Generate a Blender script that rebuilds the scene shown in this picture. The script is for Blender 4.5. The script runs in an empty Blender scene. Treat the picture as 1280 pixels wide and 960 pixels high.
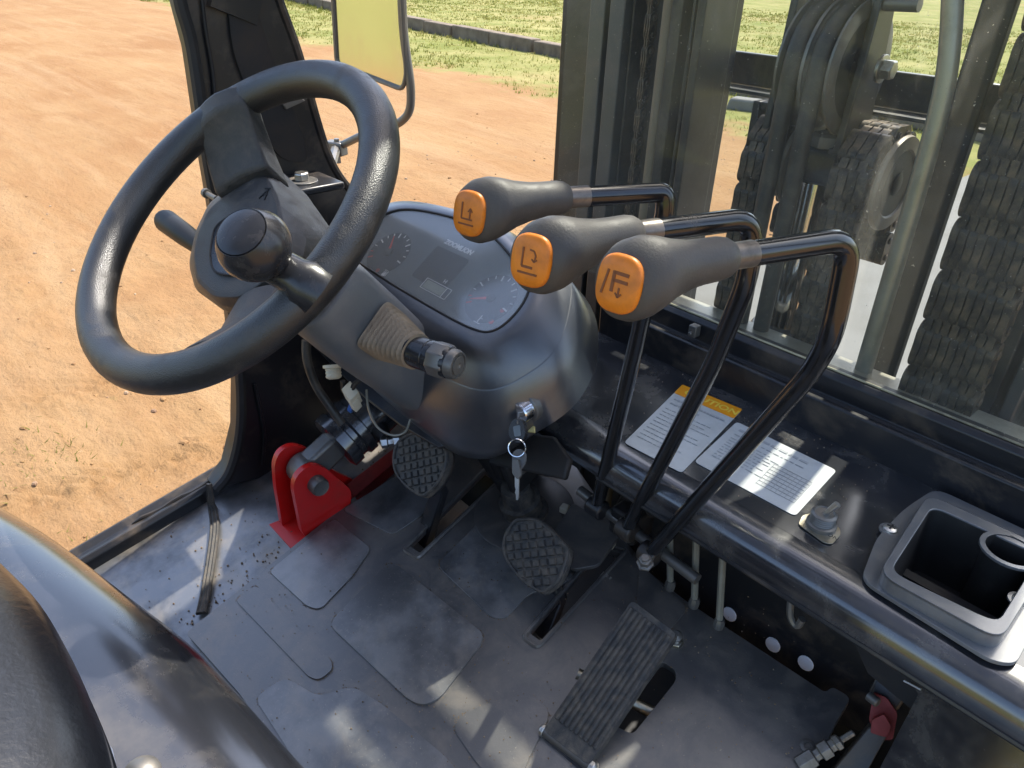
import bpy, bmesh, math, random
from mathutils import Vector as Vec, Matrix, noise
from mathutils.geometry import tessellate_polygon
random.seed(7)
R = math.radians
sc = bpy.context.scene
COL = sc.collection

# ------------------------------------------------------------------ camera
# cab coordinates: x to the truck's right, y forward, z up, origin on the cab floor under the camera
FP = 931.0; HH = 545.0; ROLL = 0.033; YAW = R(47)
_up = Vec((ROLL*FP*FP/HH, FP*FP/HH, FP)).normalized()
_a = Vec((0, 0, -1)); _a = (_a - _up*_a.dot(_up)).normalized()
_r = _a.cross(_up)
_f = _a*math.cos(YAW) + _r*math.sin(YAW)
_x = _f.cross(_up)
M3 = Matrix((_x, _f, _up))
EYE = Vec((0, 0, .80))
cam = bpy.data.cameras.new('camera'); cam.sensor_width = 36; cam.lens = 36*FP/1280
cam.clip_start = .02; cam.clip_end = 2000
co = bpy.data.objects.new('camera', cam); COL.objects.link(co)
co.matrix_world = Matrix.Translation(EYE) @ M3.to_4x4()
sc.camera = co

# ------------------------------------------------------------------ light
SUN_EL = 58.0; SUN_AZ = -8.0          # azimuth measured from +y towards +x
sd = Vec((math.sin(R(SUN_AZ))*math.cos(R(SUN_EL)), math.cos(R(SUN_AZ))*math.cos(R(SUN_EL)), math.sin(R(SUN_EL))))
w = bpy.data.worlds.new('World'); sc.world = w; w.use_nodes = True
nt = w.node_tree; bg = nt.nodes['Background']
sky = nt.nodes.new('ShaderNodeTexSky'); sky.sky_type = 'NISHITA'; sky.sun_disc = False
sky.sun_elevation = R(SUN_EL); sky.sun_rotation = R(SUN_AZ); sky.dust_density = 2.6; sky.air_density = .9; sky.ozone_density = .7
nt.links.new(sky.outputs[0], bg.inputs[0]); bg.inputs[1].default_value = .15
sl = bpy.data.lights.new('sun', 'SUN'); sl.energy = 2.7; sl.angle = R(.55); sl.color = (1, .94, .84)
so = bpy.data.objects.new('sun', sl); COL.objects.link(so)
so.rotation_euler = (-sd).to_track_quat('-Z', 'Y').to_euler(); so.location = (0, 6, 9)
vs = sc.view_settings; vs.view_transform = 'Standard'; vs.look = 'None'; vs.gamma = 1; vs.exposure = 1.58
sc.cycles.max_bounces = 8; sc.cycles.transparent_max_bounces = 12

# ------------------------------------------------------------------ helpers
def ray(u, v): return (M3 @ Vec((u-640., 480.-v, -FP))).normalized()
def at(u, v, x=None, y=None, z=None, d=None, pl=None, lift=0.):
    """the world point that the photograph shows at u, v on a known plane of the cab"""
    r = ray(u, v)
    if pl is not None:
        n = pl[1].normalized(); t = (pl[0]+n*lift-EYE).dot(n)/r.dot(n)
    elif d is not None: t = d
    elif z is not None: t = (z-EYE.z)/r.z
    elif y is not None: t = (y-EYE.y)/r.y
    else: t = (x-EYE.x)/r.x
    return EYE + r*t
def ats(pts, **k): return [at(u, v, **k) for u, v in pts]
FLOOR = (Vec((0, .1, 0)), Vec((0, -.2, 1)))
FN = FLOOR[1].normalized()

class MB:
    def __init__(s): s.v = []; s.f = []
    def add(s, vs, fs):
        o = len(s.v); s.v += [Vec(p) for p in vs]; s.f += [tuple(i+o for i in f) for f in fs]; return s
    def obox(s, c, ax, ay, az):
        c = Vec(c); ax = Vec(ax); ay = Vec(ay); az = Vec(az)
        if ax.cross(ay).dot(az) < 0: az = -az
        vs = [c+ax*i+ay*j+az*k for k in (-1, 1) for j in (-1, 1) for i in (-1, 1)]
        return s.add(vs, [(0,2,3,1),(4,5,7,6),(0,1,5,4),(2,6,7,3),(0,4,6,2),(1,3,7,5)])
    def box(s, x0, x1, y0, y1, z0, z1):
        return s.obox(((x0+x1)/2, (y0+y1)/2, (z0+z1)/2), ((x1-x0)/2,0,0), (0,(y1-y0)/2,0), (0,0,(z1-z0)/2))
    def bar(s, a, b, w, h, up=(0,0,1)):
        a = Vec(a); b = Vec(b); d = b-a; t = d.normalized(); si = t.cross(Vec(up)).normalized(); u = si.cross(t)
        return s.obox((a+b)/2, d/2, si*w/2, u*h/2)
    def loft(s, rings, cap0=True, cap1=True, closed=True, flip=False):
        n = len(rings[0]); o = len(s.v)
        for r in rings: s.v += [Vec(p) for p in r]
        fs = []
        for k in range(len(rings)-1):
            for i in range(n if closed else n-1):
                j = (i+1) % n
                fs.append((o+k*n+i, o+k*n+j, o+(k+1)*n+j, o+(k+1)*n+i))
        if closed and cap0: fs.append(tuple(o+i for i in reversed(range(n))))
        if closed and cap1: fs.append(tuple(o+(len(rings)-1)*n+i for i in range(n)))
        if flip: fs = [tuple(reversed(f)) for f in fs]
        s.f += fs; return s
    def tube(s, pts, r, seg=12, closed=False, caps=True, up=None):
        pts = [Vec(p) for p in pts]; n = len(pts)
        rs = r if isinstance(r, (list, tuple)) else [r]*n
        rings = []; prev = None
        for i, p in enumerate(pts):
            if closed: t = pts[(i+1) % n]-pts[i-1]
            else: t = pts[min(i+1, n-1)]-pts[max(i-1, 0)]
            t.normalize()
            if prev is None:
                a = t.cross(Vec(up) if up else (Vec((0,0,1)) if abs(t.z) < .9 else Vec((1,0,0)))).normalized()
            else:
                a = prev - t*prev.dot(t); a.normalize()
            prev = a; b = t.cross(a)
            rings.append([p+(a*math.cos(2*math.pi*k/seg)+b*math.sin(2*math.pi*k/seg))*rs[i] for k in range(seg)])
        if closed: rings.append(rings[0]); return s.loft(rings, False, False)
        return s.loft(rings, caps, caps)
    def lathe(s, o, axis, prof, seg=24, cap0=True, cap1=True, sx=1., side=None):
        o = Vec(o); t = Vec(axis).normalized()
        a = Vec(side) if side else t.cross(Vec((0,0,1)) if abs(t.z) < .9 else Vec((1,0,0)))
        a = (a-t*a.dot(t)).normalized(); b = t.cross(a)
        return s.loft([[o+t*h+(a*math.cos(2*math.pi*k/seg)*sx+b*math.sin(2*math.pi*k/seg))*r for k in range(seg)] for r, h in prof], cap0, cap1)
    def plate(s, outer, n, t, holes=()):
        """a flat sheet with holes; `outer` lies on its upper face, n points out of that face, t is its thickness"""
        n = Vec(n).normalized(); loops = [[Vec(p) for p in outer]]+[[Vec(p) for p in h] for h in holes]
        flat = [p for l in loops for p in l]; o = len(s.v); N = len(flat)
        tris = tessellate_polygon(loops)
        s.v += flat+[p-n*t for p in flat]
        for a, b, c in tris:
            g = (flat[b]-flat[a]).cross(flat[c]-flat[a]).dot(n)
            if g < 0: a, b, c = a, c, b
            s.f.append((o+a, o+b, o+c)); s.f.append((o+N+a, o+N+c, o+N+b))
        k = 0
        for li, l in enumerate(loops):
            m = len(l); area = Vec()
            for i in range(m): area += l[i].cross(l[(i+1) % m])
            ccw = area.dot(n) > 0
            for i in range(m):
                j = (i+1) % m; q = (o+k+i, o+N+k+i, o+N+k+j, o+k+j)
                s.f.append(q if ccw == (li == 0) else tuple(reversed(q)))
            k += m
        return s
    def build(s, name, mat, parent=None, smooth=38, bevel=0, seg=2):
        me = bpy.data.meshes.new(name); me.from_pydata([tuple(p) for p in s.v], [], s.f)
        me.materials.append(mat); me.update()
        if smooth:
            me.shade_smooth(); me.set_sharp_from_angle(angle=R(smooth))
        o = bpy.data.objects.new(name, me); COL.objects.link(o); adopt(o, parent)
        if bevel:
            m = o.modifiers.new('bevel', 'BEVEL'); m.width = bevel; m.segments = seg; m.limit_method = 'ANGLE'; m.angle_limit = R(40)
            m.harden_normals = False
        return o
LOC = {}
def adopt(o, parent):
    if parent is None: return
    o.parent = parent; o.matrix_parent_inverse = Matrix.Translation(-LOC.get(parent.name, Vec((0,0,0))))
def tag(o, label=None, cat=None, group=None, kind=None):
    for k, v in (('label', label), ('category', cat), ('group', group), ('kind', kind)):
        if v: o[k] = v
    return o
def thing(name, label, cat, loc, group=None):
    o = bpy.data.objects.new(name, None); COL.objects.link(o); o.location = loc; o.empty_display_size = .03
    LOC[o.name] = Vec(loc); tag(o, label, cat, group); return o
def cr(pts, n=6, closed=False):
    """smooth curve through the points"""
    pts = [Vec(p) for p in pts]; m = len(pts); out = []
    for i in range(m if closed else m-1):
        if closed: p0, p1, p2, p3 = pts[i-1], pts[i], pts[(i+1) % m], pts[(i+2) % m]
        else: p0, p1, p2, p3 = pts[max(i-1,0)], pts[i], pts[i+1], pts[min(i+2,m-1)]
        for k in range(n):
            t = k/n
            out.append(.5*((2*p1)+(p2-p0)*t+(2*p0-5*p1+4*p2-p3)*t*t+(3*p1-p0-3*p2+p3)*t**3))
    if not closed: out.append(pts[-1])
    return out
def rnd(pts, r, n=5, closed=True):
    """round the corners of a polyline"""
    pts = [Vec(p) for p in pts]; m = len(pts); out = []
    for i, p in enumerate(pts):
        if not closed and i in (0, m-1): out.append(p); continue
        a = pts[i-1]-p; b = pts[(i+1) % m]-p
        q = min(r, a.length*.48, b.length*.48); A = p+a.normalized()*q; B = p+b.normalized()*q
        for k in range(n+1):
            t = k/n; out.append(A*(1-t)**2+p*2*t*(1-t)+B*t*t)
    return out
def circ(c, n, r, seg=24, side=None, sx=1.):
    n = Vec(n).normalized(); a = Vec(side) if side else n.cross(Vec((0,0,1)) if abs(n.z) < .9 else Vec((1,0,0)))
    a = (a-n*a.dot(n)).normalized(); b = n.cross(a)
    return [Vec(c)+(a*math.cos(2*math.pi*k/seg)*sx+b*math.sin(2*math.pi*k/seg))*r for k in range(seg)]
def text(name, body, c, ax, ay, size, mat, parent, depth=.0003, bold=0., shear=0.):
    cu = bpy.data.curves.new(name, 'FONT'); cu.body = body; cu.size = size; cu.align_x = 'CENTER'; cu.align_y = 'CENTER'
    cu.extrude = depth; cu.offset = bold; cu.shear = shear; cu.resolution_u = 3
    t = bpy.data.objects.new('tmp_text', cu); COL.objects.link(t); bpy.context.view_layer.update()
    me = bpy.data.meshes.new_from_object(t.evaluated_get(bpy.context.evaluated_depsgraph_get()))
    bpy.data.objects.remove(t); me.materials.clear(); me.materials.append(mat); me.name = name
    ax = Vec(ax).normalized(); n = ax.cross(Vec(ay)).normalized(); ay = n.cross(ax); c = Vec(c)
    for v in me.vertices: v.co = c+ax*v.co.x+ay*v.co.y+n*v.co.z
    o = bpy.data.objects.new(name, me); COL.objects.link(o); adopt(o, parent); return o

# ------------------------------------------------------------------ materials
def mat(name, col, rough=.5, metal=0., bump=None, var=None, dust=None, coat=0., spec=.5, rvar=0., cior=1.5, speck=None, stain=None):
    """bump=(scale, strength, kind), var=(colour, scale, lo, hi), dust=(colour, scale, lo, hi, amount)"""
    m = bpy.data.materials.new(name); m.use_nodes = True; t = m.node_tree; b = t.nodes['Principled BSDF']
    b.inputs['Base Color'].default_value = (*col, 1); b.inputs['Roughness'].default_value = rough; b.inputs['Metallic'].default_value = metal
    b.inputs['Specular IOR Level'].default_value = spec
    if coat < 0: b.inputs['Coat Weight'].default_value = -coat; b.inputs['Coat Roughness'].default_value = .34
    elif coat: b.inputs['Coat Weight'].default_value = coat; b.inputs['Coat Roughness'].default_value = .16
    b.inputs['Coat IOR'].default_value = cior
    tc = t.nodes.new('ShaderNodeTexCoord'); L = t.links.new
    def nz(scale, detail=5., rg=.6, dist=0.):
        n = t.nodes.new('ShaderNodeTexNoise'); n.inputs['Scale'].default_value = scale; n.inputs['Detail'].default_value = detail
        n.inputs['Roughness'].default_value = rg; n.inputs['Distortion'].default_value = dist
        L(tc.outputs['Object'], n.inputs['Vector']); return n.outputs['Fac']
    def mapr(s, lo, hi, a=0., c=1.):
        n = t.nodes.new('ShaderNodeMapRange'); n.inputs['From Min'].default_value = lo; n.inputs['From Max'].default_value = hi
        n.inputs['To Min'].default_value = a; n.inputs['To Max'].default_value = c; L(s, n.inputs['Value']); return n.outputs[0]
    cur = None
    def mix(fac, c2):
        nonlocal cur
        n = t.nodes.new('ShaderNodeMix'); n.data_type = 'RGBA'; L(fac, n.inputs[0])
        if cur is None: n.inputs[6].default_value = (*col, 1)
        else: L(cur, n.inputs[6])
        n.inputs[7].default_value = (*c2, 1); cur = n.outputs[2]
    if var: mix(mapr(nz(var[1]), var[2], var[3]), var[0])
    if dust:
        f = mapr(nz(dust[1], 8., .68, .4), dust[2], dust[3], 0., dust[4]); mix(f, dust[0])
        rr = t.nodes.new('ShaderNodeMapRange'); rr.inputs['From Max'].default_value = max(dust[4], .01)
        rr.inputs['To Min'].default_value = rough; rr.inputs['To Max'].default_value = min(.9, rough+.35); L(f, rr.inputs['Value'])
        L(rr.outputs[0], b.inputs['Roughness'])
    elif rvar: L(mapr(nz(22., 6.), .3, .7, max(.03, rough-rvar), rough+rvar), b.inputs['Roughness'])
    if stain:
        vm = t.nodes.new('ShaderNodeVectorMath'); vm.operation = 'DISTANCE'; vm.inputs[1].default_value = stain[0]; L(tc.outputs['Object'], vm.inputs[0])
        ad = t.nodes.new('ShaderNodeMath'); ad.operation = 'MULTIPLY_ADD'; ad.inputs[1].default_value = stain[1]*1.6; L(nz(26., 8., .7), ad.inputs[0]); L(vm.outputs['Value'], ad.inputs[2])
        mix(mapr(ad.outputs[0], stain[1]*1.35, stain[1]*2.0, .85, 0.), stain[2])
    if speck: mix(mapr(nz(speck[1], 3., .8), speck[2], speck[2]+.06, 0., speck[3]), speck[0])
    if cur is not None: L(cur, b.inputs['Base Color'])
    if bump:
        bn = t.nodes.new('ShaderNodeBump'); bn.inputs['Strength'].default_value = bump[1]; bn.inputs['Distance'].default_value = .002
        if len(bump) > 2 and bump[2] == 'cells':
            v = t.nodes.new('ShaderNodeTexVoronoi'); v.inputs['Scale'].default_value = bump[0]; L(tc.outputs['Object'], v.inputs['Vector']); h = v.outputs['Distance']
        else: h = nz(bump[0], 4.)
        L(h, bn.inputs['Height']); L(bn.outputs[0], b.inputs['Normal'])
    return m
DUST = (.30, .22, .14)
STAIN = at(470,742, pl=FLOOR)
M = dict(
 wheel = mat('grained_black_plastic', (.016,.0155,.015), .38, spec=.8, bump=(900., .22, 'cells'), dust=((.12,.10,.08), 30., .52, .75, .35)),
 hub = mat('hub_plastic', (.026,.025,.024), .46, spec=.7, bump=(1100., .30, 'cells'), dust=((.2,.17,.14), 40., .45, .75, .4)),
 smooth = mat('smooth_black_plastic', (.02,.02,.022), .24, dust=((.15,.12,.1), 60., .55, .8, .25)),
 knob = mat('lever_knob_rubber', (.058,.052,.046), .48, bump=(700., .15), dust=((.2,.17,.14), 25., .45, .8, .3)),
 orange = mat('orange_plastic', (.72,.205,.008), .42, var=((.50,.14,.01), 70., .42, .72), dust=((.30,.16,.07), 50., .55, .8, .4)),
 icon = mat('icon_print', (.18,.05,.01), .5),
 paint = mat('black_gloss_paint', (.020,.021,.025), .16, coat=1., cior=1.75, speck=((.4,.34,.27), 340., .70, .5), dust=((.30,.27,.23), 16., .46, .80, .32), bump=(40., .02)),
 hood = mat('hood_paint', (.018,.019,.024), .22, coat=1., cior=1.6, speck=((.4,.34,.27), 260., .70, .5), dust=((.34,.29,.22), 4., .46, .70, .30), bump=(16., .04)),
 satin = mat('black_satin_paint', (.016,.016,.018), .34, dust=(DUST, 14., .50, .85, .40)),
 dull = mat('dull_black', (.010,.010,.011), .62, dust=((.12,.08,.05), 12., .5, .8, .4)),
 floor = mat('worn_floor_paint', (.16,.165,.175), .34, .45, var=((.05,.052,.056), 13., .46, .64), dust=((.38,.32,.24), 10., .45, .72, .65), bump=(120., .12), coat=-.8, cior=1.7, speck=((.05,.045,.04), 90., .68, .8)),
 mat_ = mat('floor_mat_rubber', (.058,.056,.055), .44, dust=((.27,.22,.165), 17., .44, .74, .55), bump=(420., .14), coat=-1., cior=1.75, speck=((.33,.27,.2), 260., .66, .6)),
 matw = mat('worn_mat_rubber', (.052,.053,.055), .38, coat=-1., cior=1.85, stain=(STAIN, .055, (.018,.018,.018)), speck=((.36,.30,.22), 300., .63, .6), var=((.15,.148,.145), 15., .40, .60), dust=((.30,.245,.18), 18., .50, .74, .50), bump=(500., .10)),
 rubber = mat('tread_rubber', (.038,.037,.036), .58, dust=((.24,.2,.15), 70., .42, .75, .6), bump=(600., .2)),
 dash = mat('dash_plastic', (.026,.029,.036), .34, coat=-1., cior=1.85, speck=((.3,.27,.22), 420., .70, .4), bump=(900., .07, 'cells'), dust=((.24,.2,.16), 10., .50, .80, .35)),
 grey = mat('column_plastic', (.11,.115,.12), .42, bump=(900., .08, 'cells'), dust=((.3,.25,.2), 20., .45, .8, .35)),
 bellows = mat('dusty_bellows', (.30,.225,.15), .58, var=((.20,.15,.10), 40., .4, .7), bump=(300., .12)),
 steel = mat('bright_steel', (.62,.60,.56), .30, 1., dust=((.3,.24,.17), 80., .5, .75, .5)),
 chrome = mat('chrome', (.75,.75,.76), .10, 1.),
 dsteel = mat('dark_steel', (.17,.165,.155), .40, .6, dust=((.2,.15,.1), 40., .45, .8, .6)),
 zinc = mat('zinc_plate', (.52,.50,.44), .38, 1., var=((.35,.30,.2), 60., .4, .7)),
 red = mat('red_paint', (.62,.012,.010), .30, dust=((.25,.06,.04), 18., .52, .8, .5)),
 rod = mat('black_lever_rod', (.010,.010,.011), .16, coat=.5, dust=((.2,.15,.1), 30., .56, .85, .3)),
 wornrod = mat('worn_lever_rod', (.20,.17,.14), .34, .4, var=((.08,.07,.06), 50., .42, .66)),
 white = mat('white_print', (.85,.85,.83), .5),
 sticker = mat('sticker_paper', (.52,.53,.52), .38, var=((.44,.445,.43), 30., .45, .7)),
 stickor = mat('sticker_orange', (.85,.32,.01), .38),
 yel = mat('sticker_yellow', (.9,.62,.08), .4),
 bead = mat('edge_bead', (.42,.38,.24), .35, var=((.12,.11,.08), 12., .45, .6)),
 paledisc = mat('pale_disc', (.85,.87,.90), .35),
 zinc2 = mat('dirty_zinc', (.24,.225,.20), .45, .8, dust=((.2,.16,.11), 90., .42, .7, .8)),
 dred = mat('dark_red_paint', (.24,.012,.010), .45, dust=((.10,.03,.025), 30., .42, .75, .7)),  # darker version of the red paint
 ringface = mat('worn_ring_face', (.17,.15,.125), .45, .3, dust=((.3,.24,.17), 40., .45, .75, .5)),
 stalk = mat('matt_black_stalk', (.012,.012,.012), .5, spec=.3),
 ink = mat('grey_ink', (.36,.37,.38), .5),
 redp = mat('red_print', (.8,.06,.03), .4),
 lcd = mat('lcd_grey', (.42,.45,.40), .25),
 face = mat('gauge_face', (.13,.16,.18), .30, var=((.16,.185,.20), 24., .4, .7)),  # bluish tone lifted to carry the sky reflection of the cover
 faced = mat('gauge_dial', (.035,.042,.055), .35),
 brass = mat('pale_brass', (.62,.52,.22), .35, .6),
 cream = mat('cream_plastic', (.62,.56,.42), .45),
 blue = mat('blue_wire', (.03,.14,.45), .4),
 chain = mat('greasy_chain', (.030,.027,.024), .36, .5, dust=((.26,.19,.12), 55., .44, .72, .7)),
 mast = mat('mast_paint', (.018,.019,.021), .32, dust=((.20,.165,.12), 9., .46, .80, .55), bump=(60., .06)),
 mastl = mat('mast_wear_face', (.085,.09,.095), .40, .5, dust=((.22,.18,.13), 22., .46, .8, .5)),
 hose = mat('hydraulic_hose', (.028,.027,.025), .45, dust=((.18,.15,.11), 30., .45, .8, .5), bump=(500., .15)),
 tan = mat('dusty_hose', (.20,.155,.10), .6, bump=(500., .3)),
 pipe = mat('dull_pipe', (.36,.345,.28), .32, .4, var=((.24,.22,.17), 20., .4, .7)),
 vinyl = mat('seat_vinyl', (.018,.019,.022), .30, bump=(160., .28), coat=.2, dust=((.2,.17,.14), 14., .56, .85, .3)),
 tray = mat('tray_plastic', (.12,.122,.125), .30, coat=.9, cior=1.8, bump=(900., .05), dust=((.35,.3,.24), 22., .46, .8, .35)),  # base lightened so the rim carries its sky sheen in colour
 trayin = mat('tray_inside', (.014,.013,.012), .55, dust=((.2,.16,.12), 12., .52, .8, .3)),  # near-black copy of the tray plastic, shade of the wells put into colour
 concrete = mat('pale_concrete', (.145,.142,.132), .85, var=((.115,.11,.097), 3., .4, .7), bump=(60., .3)),
 kerb = mat('kerb_concrete', (.19,.15,.105), .9, var=((.10,.075,.05), 4., .35, .65), bump=(40., .4)),
)
def schlick(t, f0):
    lw = t.nodes.new('ShaderNodeLayerWeight'); lw.inputs[0].default_value = .5
    p = t.nodes.new('ShaderNodeMath'); p.operation = 'POWER'; p.inputs[1].default_value = 5.; t.links.new(lw.outputs['Facing'], p.inputs[0])
    q = t.nodes.new('ShaderNodeMath'); q.operation = 'MULTIPLY_ADD'; q.inputs[1].default_value = 1-f0; q.inputs[2].default_value = f0; t.links.new(p.outputs[0], q.inputs[0])
    return q.outputs[0]
def glass_mat():
    m = bpy.data.materials.new('dusty_glass'); m.use_nodes = True; t = m.node_tree; L = t.links.new
    for n in list(t.nodes):
        if n.type != 'OUTPUT_MATERIAL': t.nodes.remove(n)
    out = t.nodes['Material Output']
    tr = t.nodes.new('ShaderNodeBsdfTransparent'); tr.inputs[0].default_value = (.95,.97,.95,1)
    gl = t.nodes.new('ShaderNodeBsdfGlossy'); gl.inputs[1].default_value = .02
    m1 = t.nodes.new('ShaderNodeMixShader'); L(schlick(t, .010), m1.inputs[0]); L(tr.outputs[0], m1.inputs[1]); L(gl.outputs[0], m1.inputs[2])
    df = t.nodes.new('ShaderNodeBsdfDiffuse'); df.inputs[0].default_value = (.62,.60,.52,1)
    tl = t.nodes.new('ShaderNodeBsdfTranslucent'); tl.inputs[0].default_value = (.62,.60,.52,1)
    md = t.nodes.new('ShaderNodeMixShader'); md.inputs[0].default_value = .5; L(df.outputs[0], md.inputs[1]); L(tl.outputs[0], md.inputs[2])
    tc = t.nodes.new('ShaderNodeTexCoord')
    def nz(s, d, lo, hi, a, b, sc_=None):
        n = t.nodes.new('ShaderNodeTexNoise'); n.inputs['Scale'].default_value = s; n.inputs['Detail'].default_value = d; n.inputs['Roughness'].default_value = .65
        if sc_:
            mp = t.nodes.new('ShaderNodeMapping'); mp.inputs['Scale'].default_value = sc_; L(tc.outputs['Object'], mp.inputs[0]); L(mp.outputs[0], n.inputs['Vector'])
        else: L(tc.outputs['Object'], n.inputs['Vector'])
        r = t.nodes.new('ShaderNodeMapRange'); r.inputs[1].default_value = lo; r.inputs[2].default_value = hi; r.inputs[3].default_value = a; r.inputs[4].default_value = b
        L(n.outputs['Fac'], r.inputs[0]); return r.outputs[0]
    a = nz(5., 6., .35, .75, .030, .095); b = nz(300., 2., .69, .75, 0., .45); c = nz(14., 7., .56, .74, 0., .11, (1.4, 1, .5))
    ad = t.nodes.new('ShaderNodeMath'); L(a, ad.inputs[0]); L(b, ad.inputs[1])
    ad2 = t.nodes.new('ShaderNodeMath'); ad2.use_clamp = True; L(ad.outputs[0], ad2.inputs[0]); L(c, ad2.inputs[1])
    m2 = t.nodes.new('ShaderNodeMixShader'); L(ad2.outputs[0], m2.inputs[0]); L(m1.outputs[0], m2.inputs[1]); L(md.outputs[0], m2.inputs[2])
    L(m2.outputs[0], out.inputs[0]); return m
M['glass'] = glass_mat()
def clear_mat():
    m = bpy.data.materials.new('clear_cover'); m.use_nodes = True; t = m.node_tree; L = t.links.new
    for n in list(t.nodes):
        if n.type != 'OUTPUT_MATERIAL': t.nodes.remove(n)
    tr = t.nodes.new('ShaderNodeBsdfTransparent'); gl = t.nodes.new('ShaderNodeBsdfGlossy'); gl.inputs[1].default_value = .10
    df = t.nodes.new('ShaderNodeBsdfDiffuse'); df.inputs[0].default_value = (.5,.5,.46,1)
    m1 = t.nodes.new('ShaderNodeMixShader'); L(schlick(t, .10), m1.inputs[0]); L(tr.outputs[0], m1.inputs[1]); L(gl.outputs[0], m1.inputs[2])
    m2 = t.nodes.new('ShaderNodeMixShader'); m2.inputs[0].default_value = .17; L(m1.outputs[0], m2.inputs[1]); L(df.outputs[0], m2.inputs[2])  # even diffuse veil stands in for sky haze on the cover
    L(m2.outputs[0], t.nodes['Material Output'].inputs[0]); return m
M['clear'] = clear_mat()
M['mirror'] = mat('mirror_glass', (.86,.83,.70), .13, 1., dust=((.58,.54,.40), 4., .40, .8, .22))

# ------------------------------------------------------------------ ground
GZ = -.70
def ground_mat():
    m = bpy.data.materials.new('dirt_and_grass'); m.use_nodes = True; t = m.node_tree; L = t.links.new; b = t.nodes['Principled BSDF']
    b.inputs['Roughness'].default_value = .95; b.inputs['Specular IOR Level'].default_value = .15
    g = t.nodes.new('ShaderNodeNewGeometry')
    def nz(s, d=6., rg=.6, sc_=None, dist=0., rot=-20.):
        n = t.nodes.new('ShaderNodeTexNoise'); n.inputs['Scale'].default_value = s; n.inputs['Detail'].default_value = d; n.inputs['Roughness'].default_value = rg; n.inputs['Distortion'].default_value = dist
        if sc_:
            mp = t.nodes.new('ShaderNodeMapping'); mp.inputs['Scale'].default_value = sc_; mp.inputs['Rotation'].default_value = (0,0,R(rot)); L(g.outputs['Position'], mp.inputs[0]); L(mp.outputs[0], n.inputs['Vector'])
        else: L(g.outputs['Position'], n.inputs['Vector'])
        return n.outputs['Fac']
    def mr(s, lo, hi, a=0., c=1.):
        n = t.nodes.new('ShaderNodeMapRange'); n.inputs[1].default_value = lo; n.inputs[2].default_value = hi; n.inputs[3].default_value = a; n.inputs[4].default_value = c; L(s, n.inputs[0]); return n.outputs[0]
    def mx(f, a, c):
        n = t.nodes.new('ShaderNodeMix'); n.data_type = 'RGBA'
        if isinstance(f, float): n.inputs[0].default_value = f
        else: L(f, n.inputs[0])
        for i, q in ((6, a), (7, c)):
            if isinstance(q, tuple): n.inputs[i].default_value = (*q, 1)
            else: L(q, n.inputs[i])
        return n.outputs[2]
    def mth(op, a, c):
        n = t.nodes.new('ShaderNodeMath'); n.operation = op
        for i, q in ((0, a), (1, c)):
            if isinstance(q, (int, float)): n.inputs[i].default_value = q
            else: L(q, n.inputs[i])
        return n.outputs[0]
    dirt = mx(mr(nz(.7, 8.), .35, .68), (.275,.170,.080), (.228,.122,.052))
    dirt = mx(mr(nz(2.2, 8., .65, (.35, 1.6, 1), .6), .50, .72, 0., .75), dirt, (.305,.200,.103))
    dirt = mx(mr(nz(9., 8., .7), .56, .74, 0., .55), dirt, (.20,.105,.050))
    dirt = mx(mr(nz(60., 4., .7), .62, .72, 0., .4), dirt, (.40,.29,.18))
    dirt = mx(mr(nz(1.5, 8., .7, (.10, 1.1, 1), .5, -40.), .50, .70, 0., .38), dirt, (.185,.098,.045))
    dirt = mx(mr(nz(1.1, 7., .65, (.07, 1.3, 1), .3, -52.), .53, .72, 0., .40), dirt, (.36,.26,.155))
    grass = mx(mr(nz(1.1, 8., .7), .38, .62), (.145,.160,.038), (.265,.24,.095))
    grass = mx(mr(nz(.32, 7., .6), .52, .68, 0., .7), grass, (.29,.205,.10))
    grass = mx(mr(nz(14., 5., .7), .45, .75, 0., .5), grass, (.11,.135,.028))
    sp = t.nodes.new('ShaderNodeSeparateXYZ'); L(g.outputs['Position'], sp.inputs[0])
    bx = mth('MAXIMUM', mth('MULTIPLY', mth('ADD', sp.outputs[0], 13.), -.12), 0.)
    y = mth('SUBTRACT', mth('SUBTRACT', sp.outputs[1], 6.75), bx)
    y = mth('ADD', y, mth('MULTIPLY', mth('SUBTRACT', nz(1.3, 8., .7), .5), 3.4))
    front = mr(y, -.25, .35)
    back = mr(mth('ADD', mth('MULTIPLY', sp.outputs[1], -1.), mth('MULTIPLY', mth('SUBTRACT', nz(.9, 8., .7), .5), 5.)), 3.0, 3.6)
    tuft = mth('MULTIPLY', mr(nz(1.7, 8., .75), .64, .70, 0., .55), mr(sp.outputs[0], -3.5, -2.2, 0., 1.))
    L(mx(mth('MAXIMUM', mth('MAXIMUM', front, back), tuft), dirt, grass), b.inputs['Base Color'])
    bn = t.nodes.new('ShaderNodeBump'); bn.inputs['Strength'].default_value = .8; bn.inputs['Distance'].default_value = .03
    L(mth('ADD', mth('MULTIPLY', nz(40., 8., .7), .5), nz(5., 8., .65, (.5, 1.4, 1))), bn.inputs['Height']); L(bn.outputs[0], b.inputs['Normal'])
    return m
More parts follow.
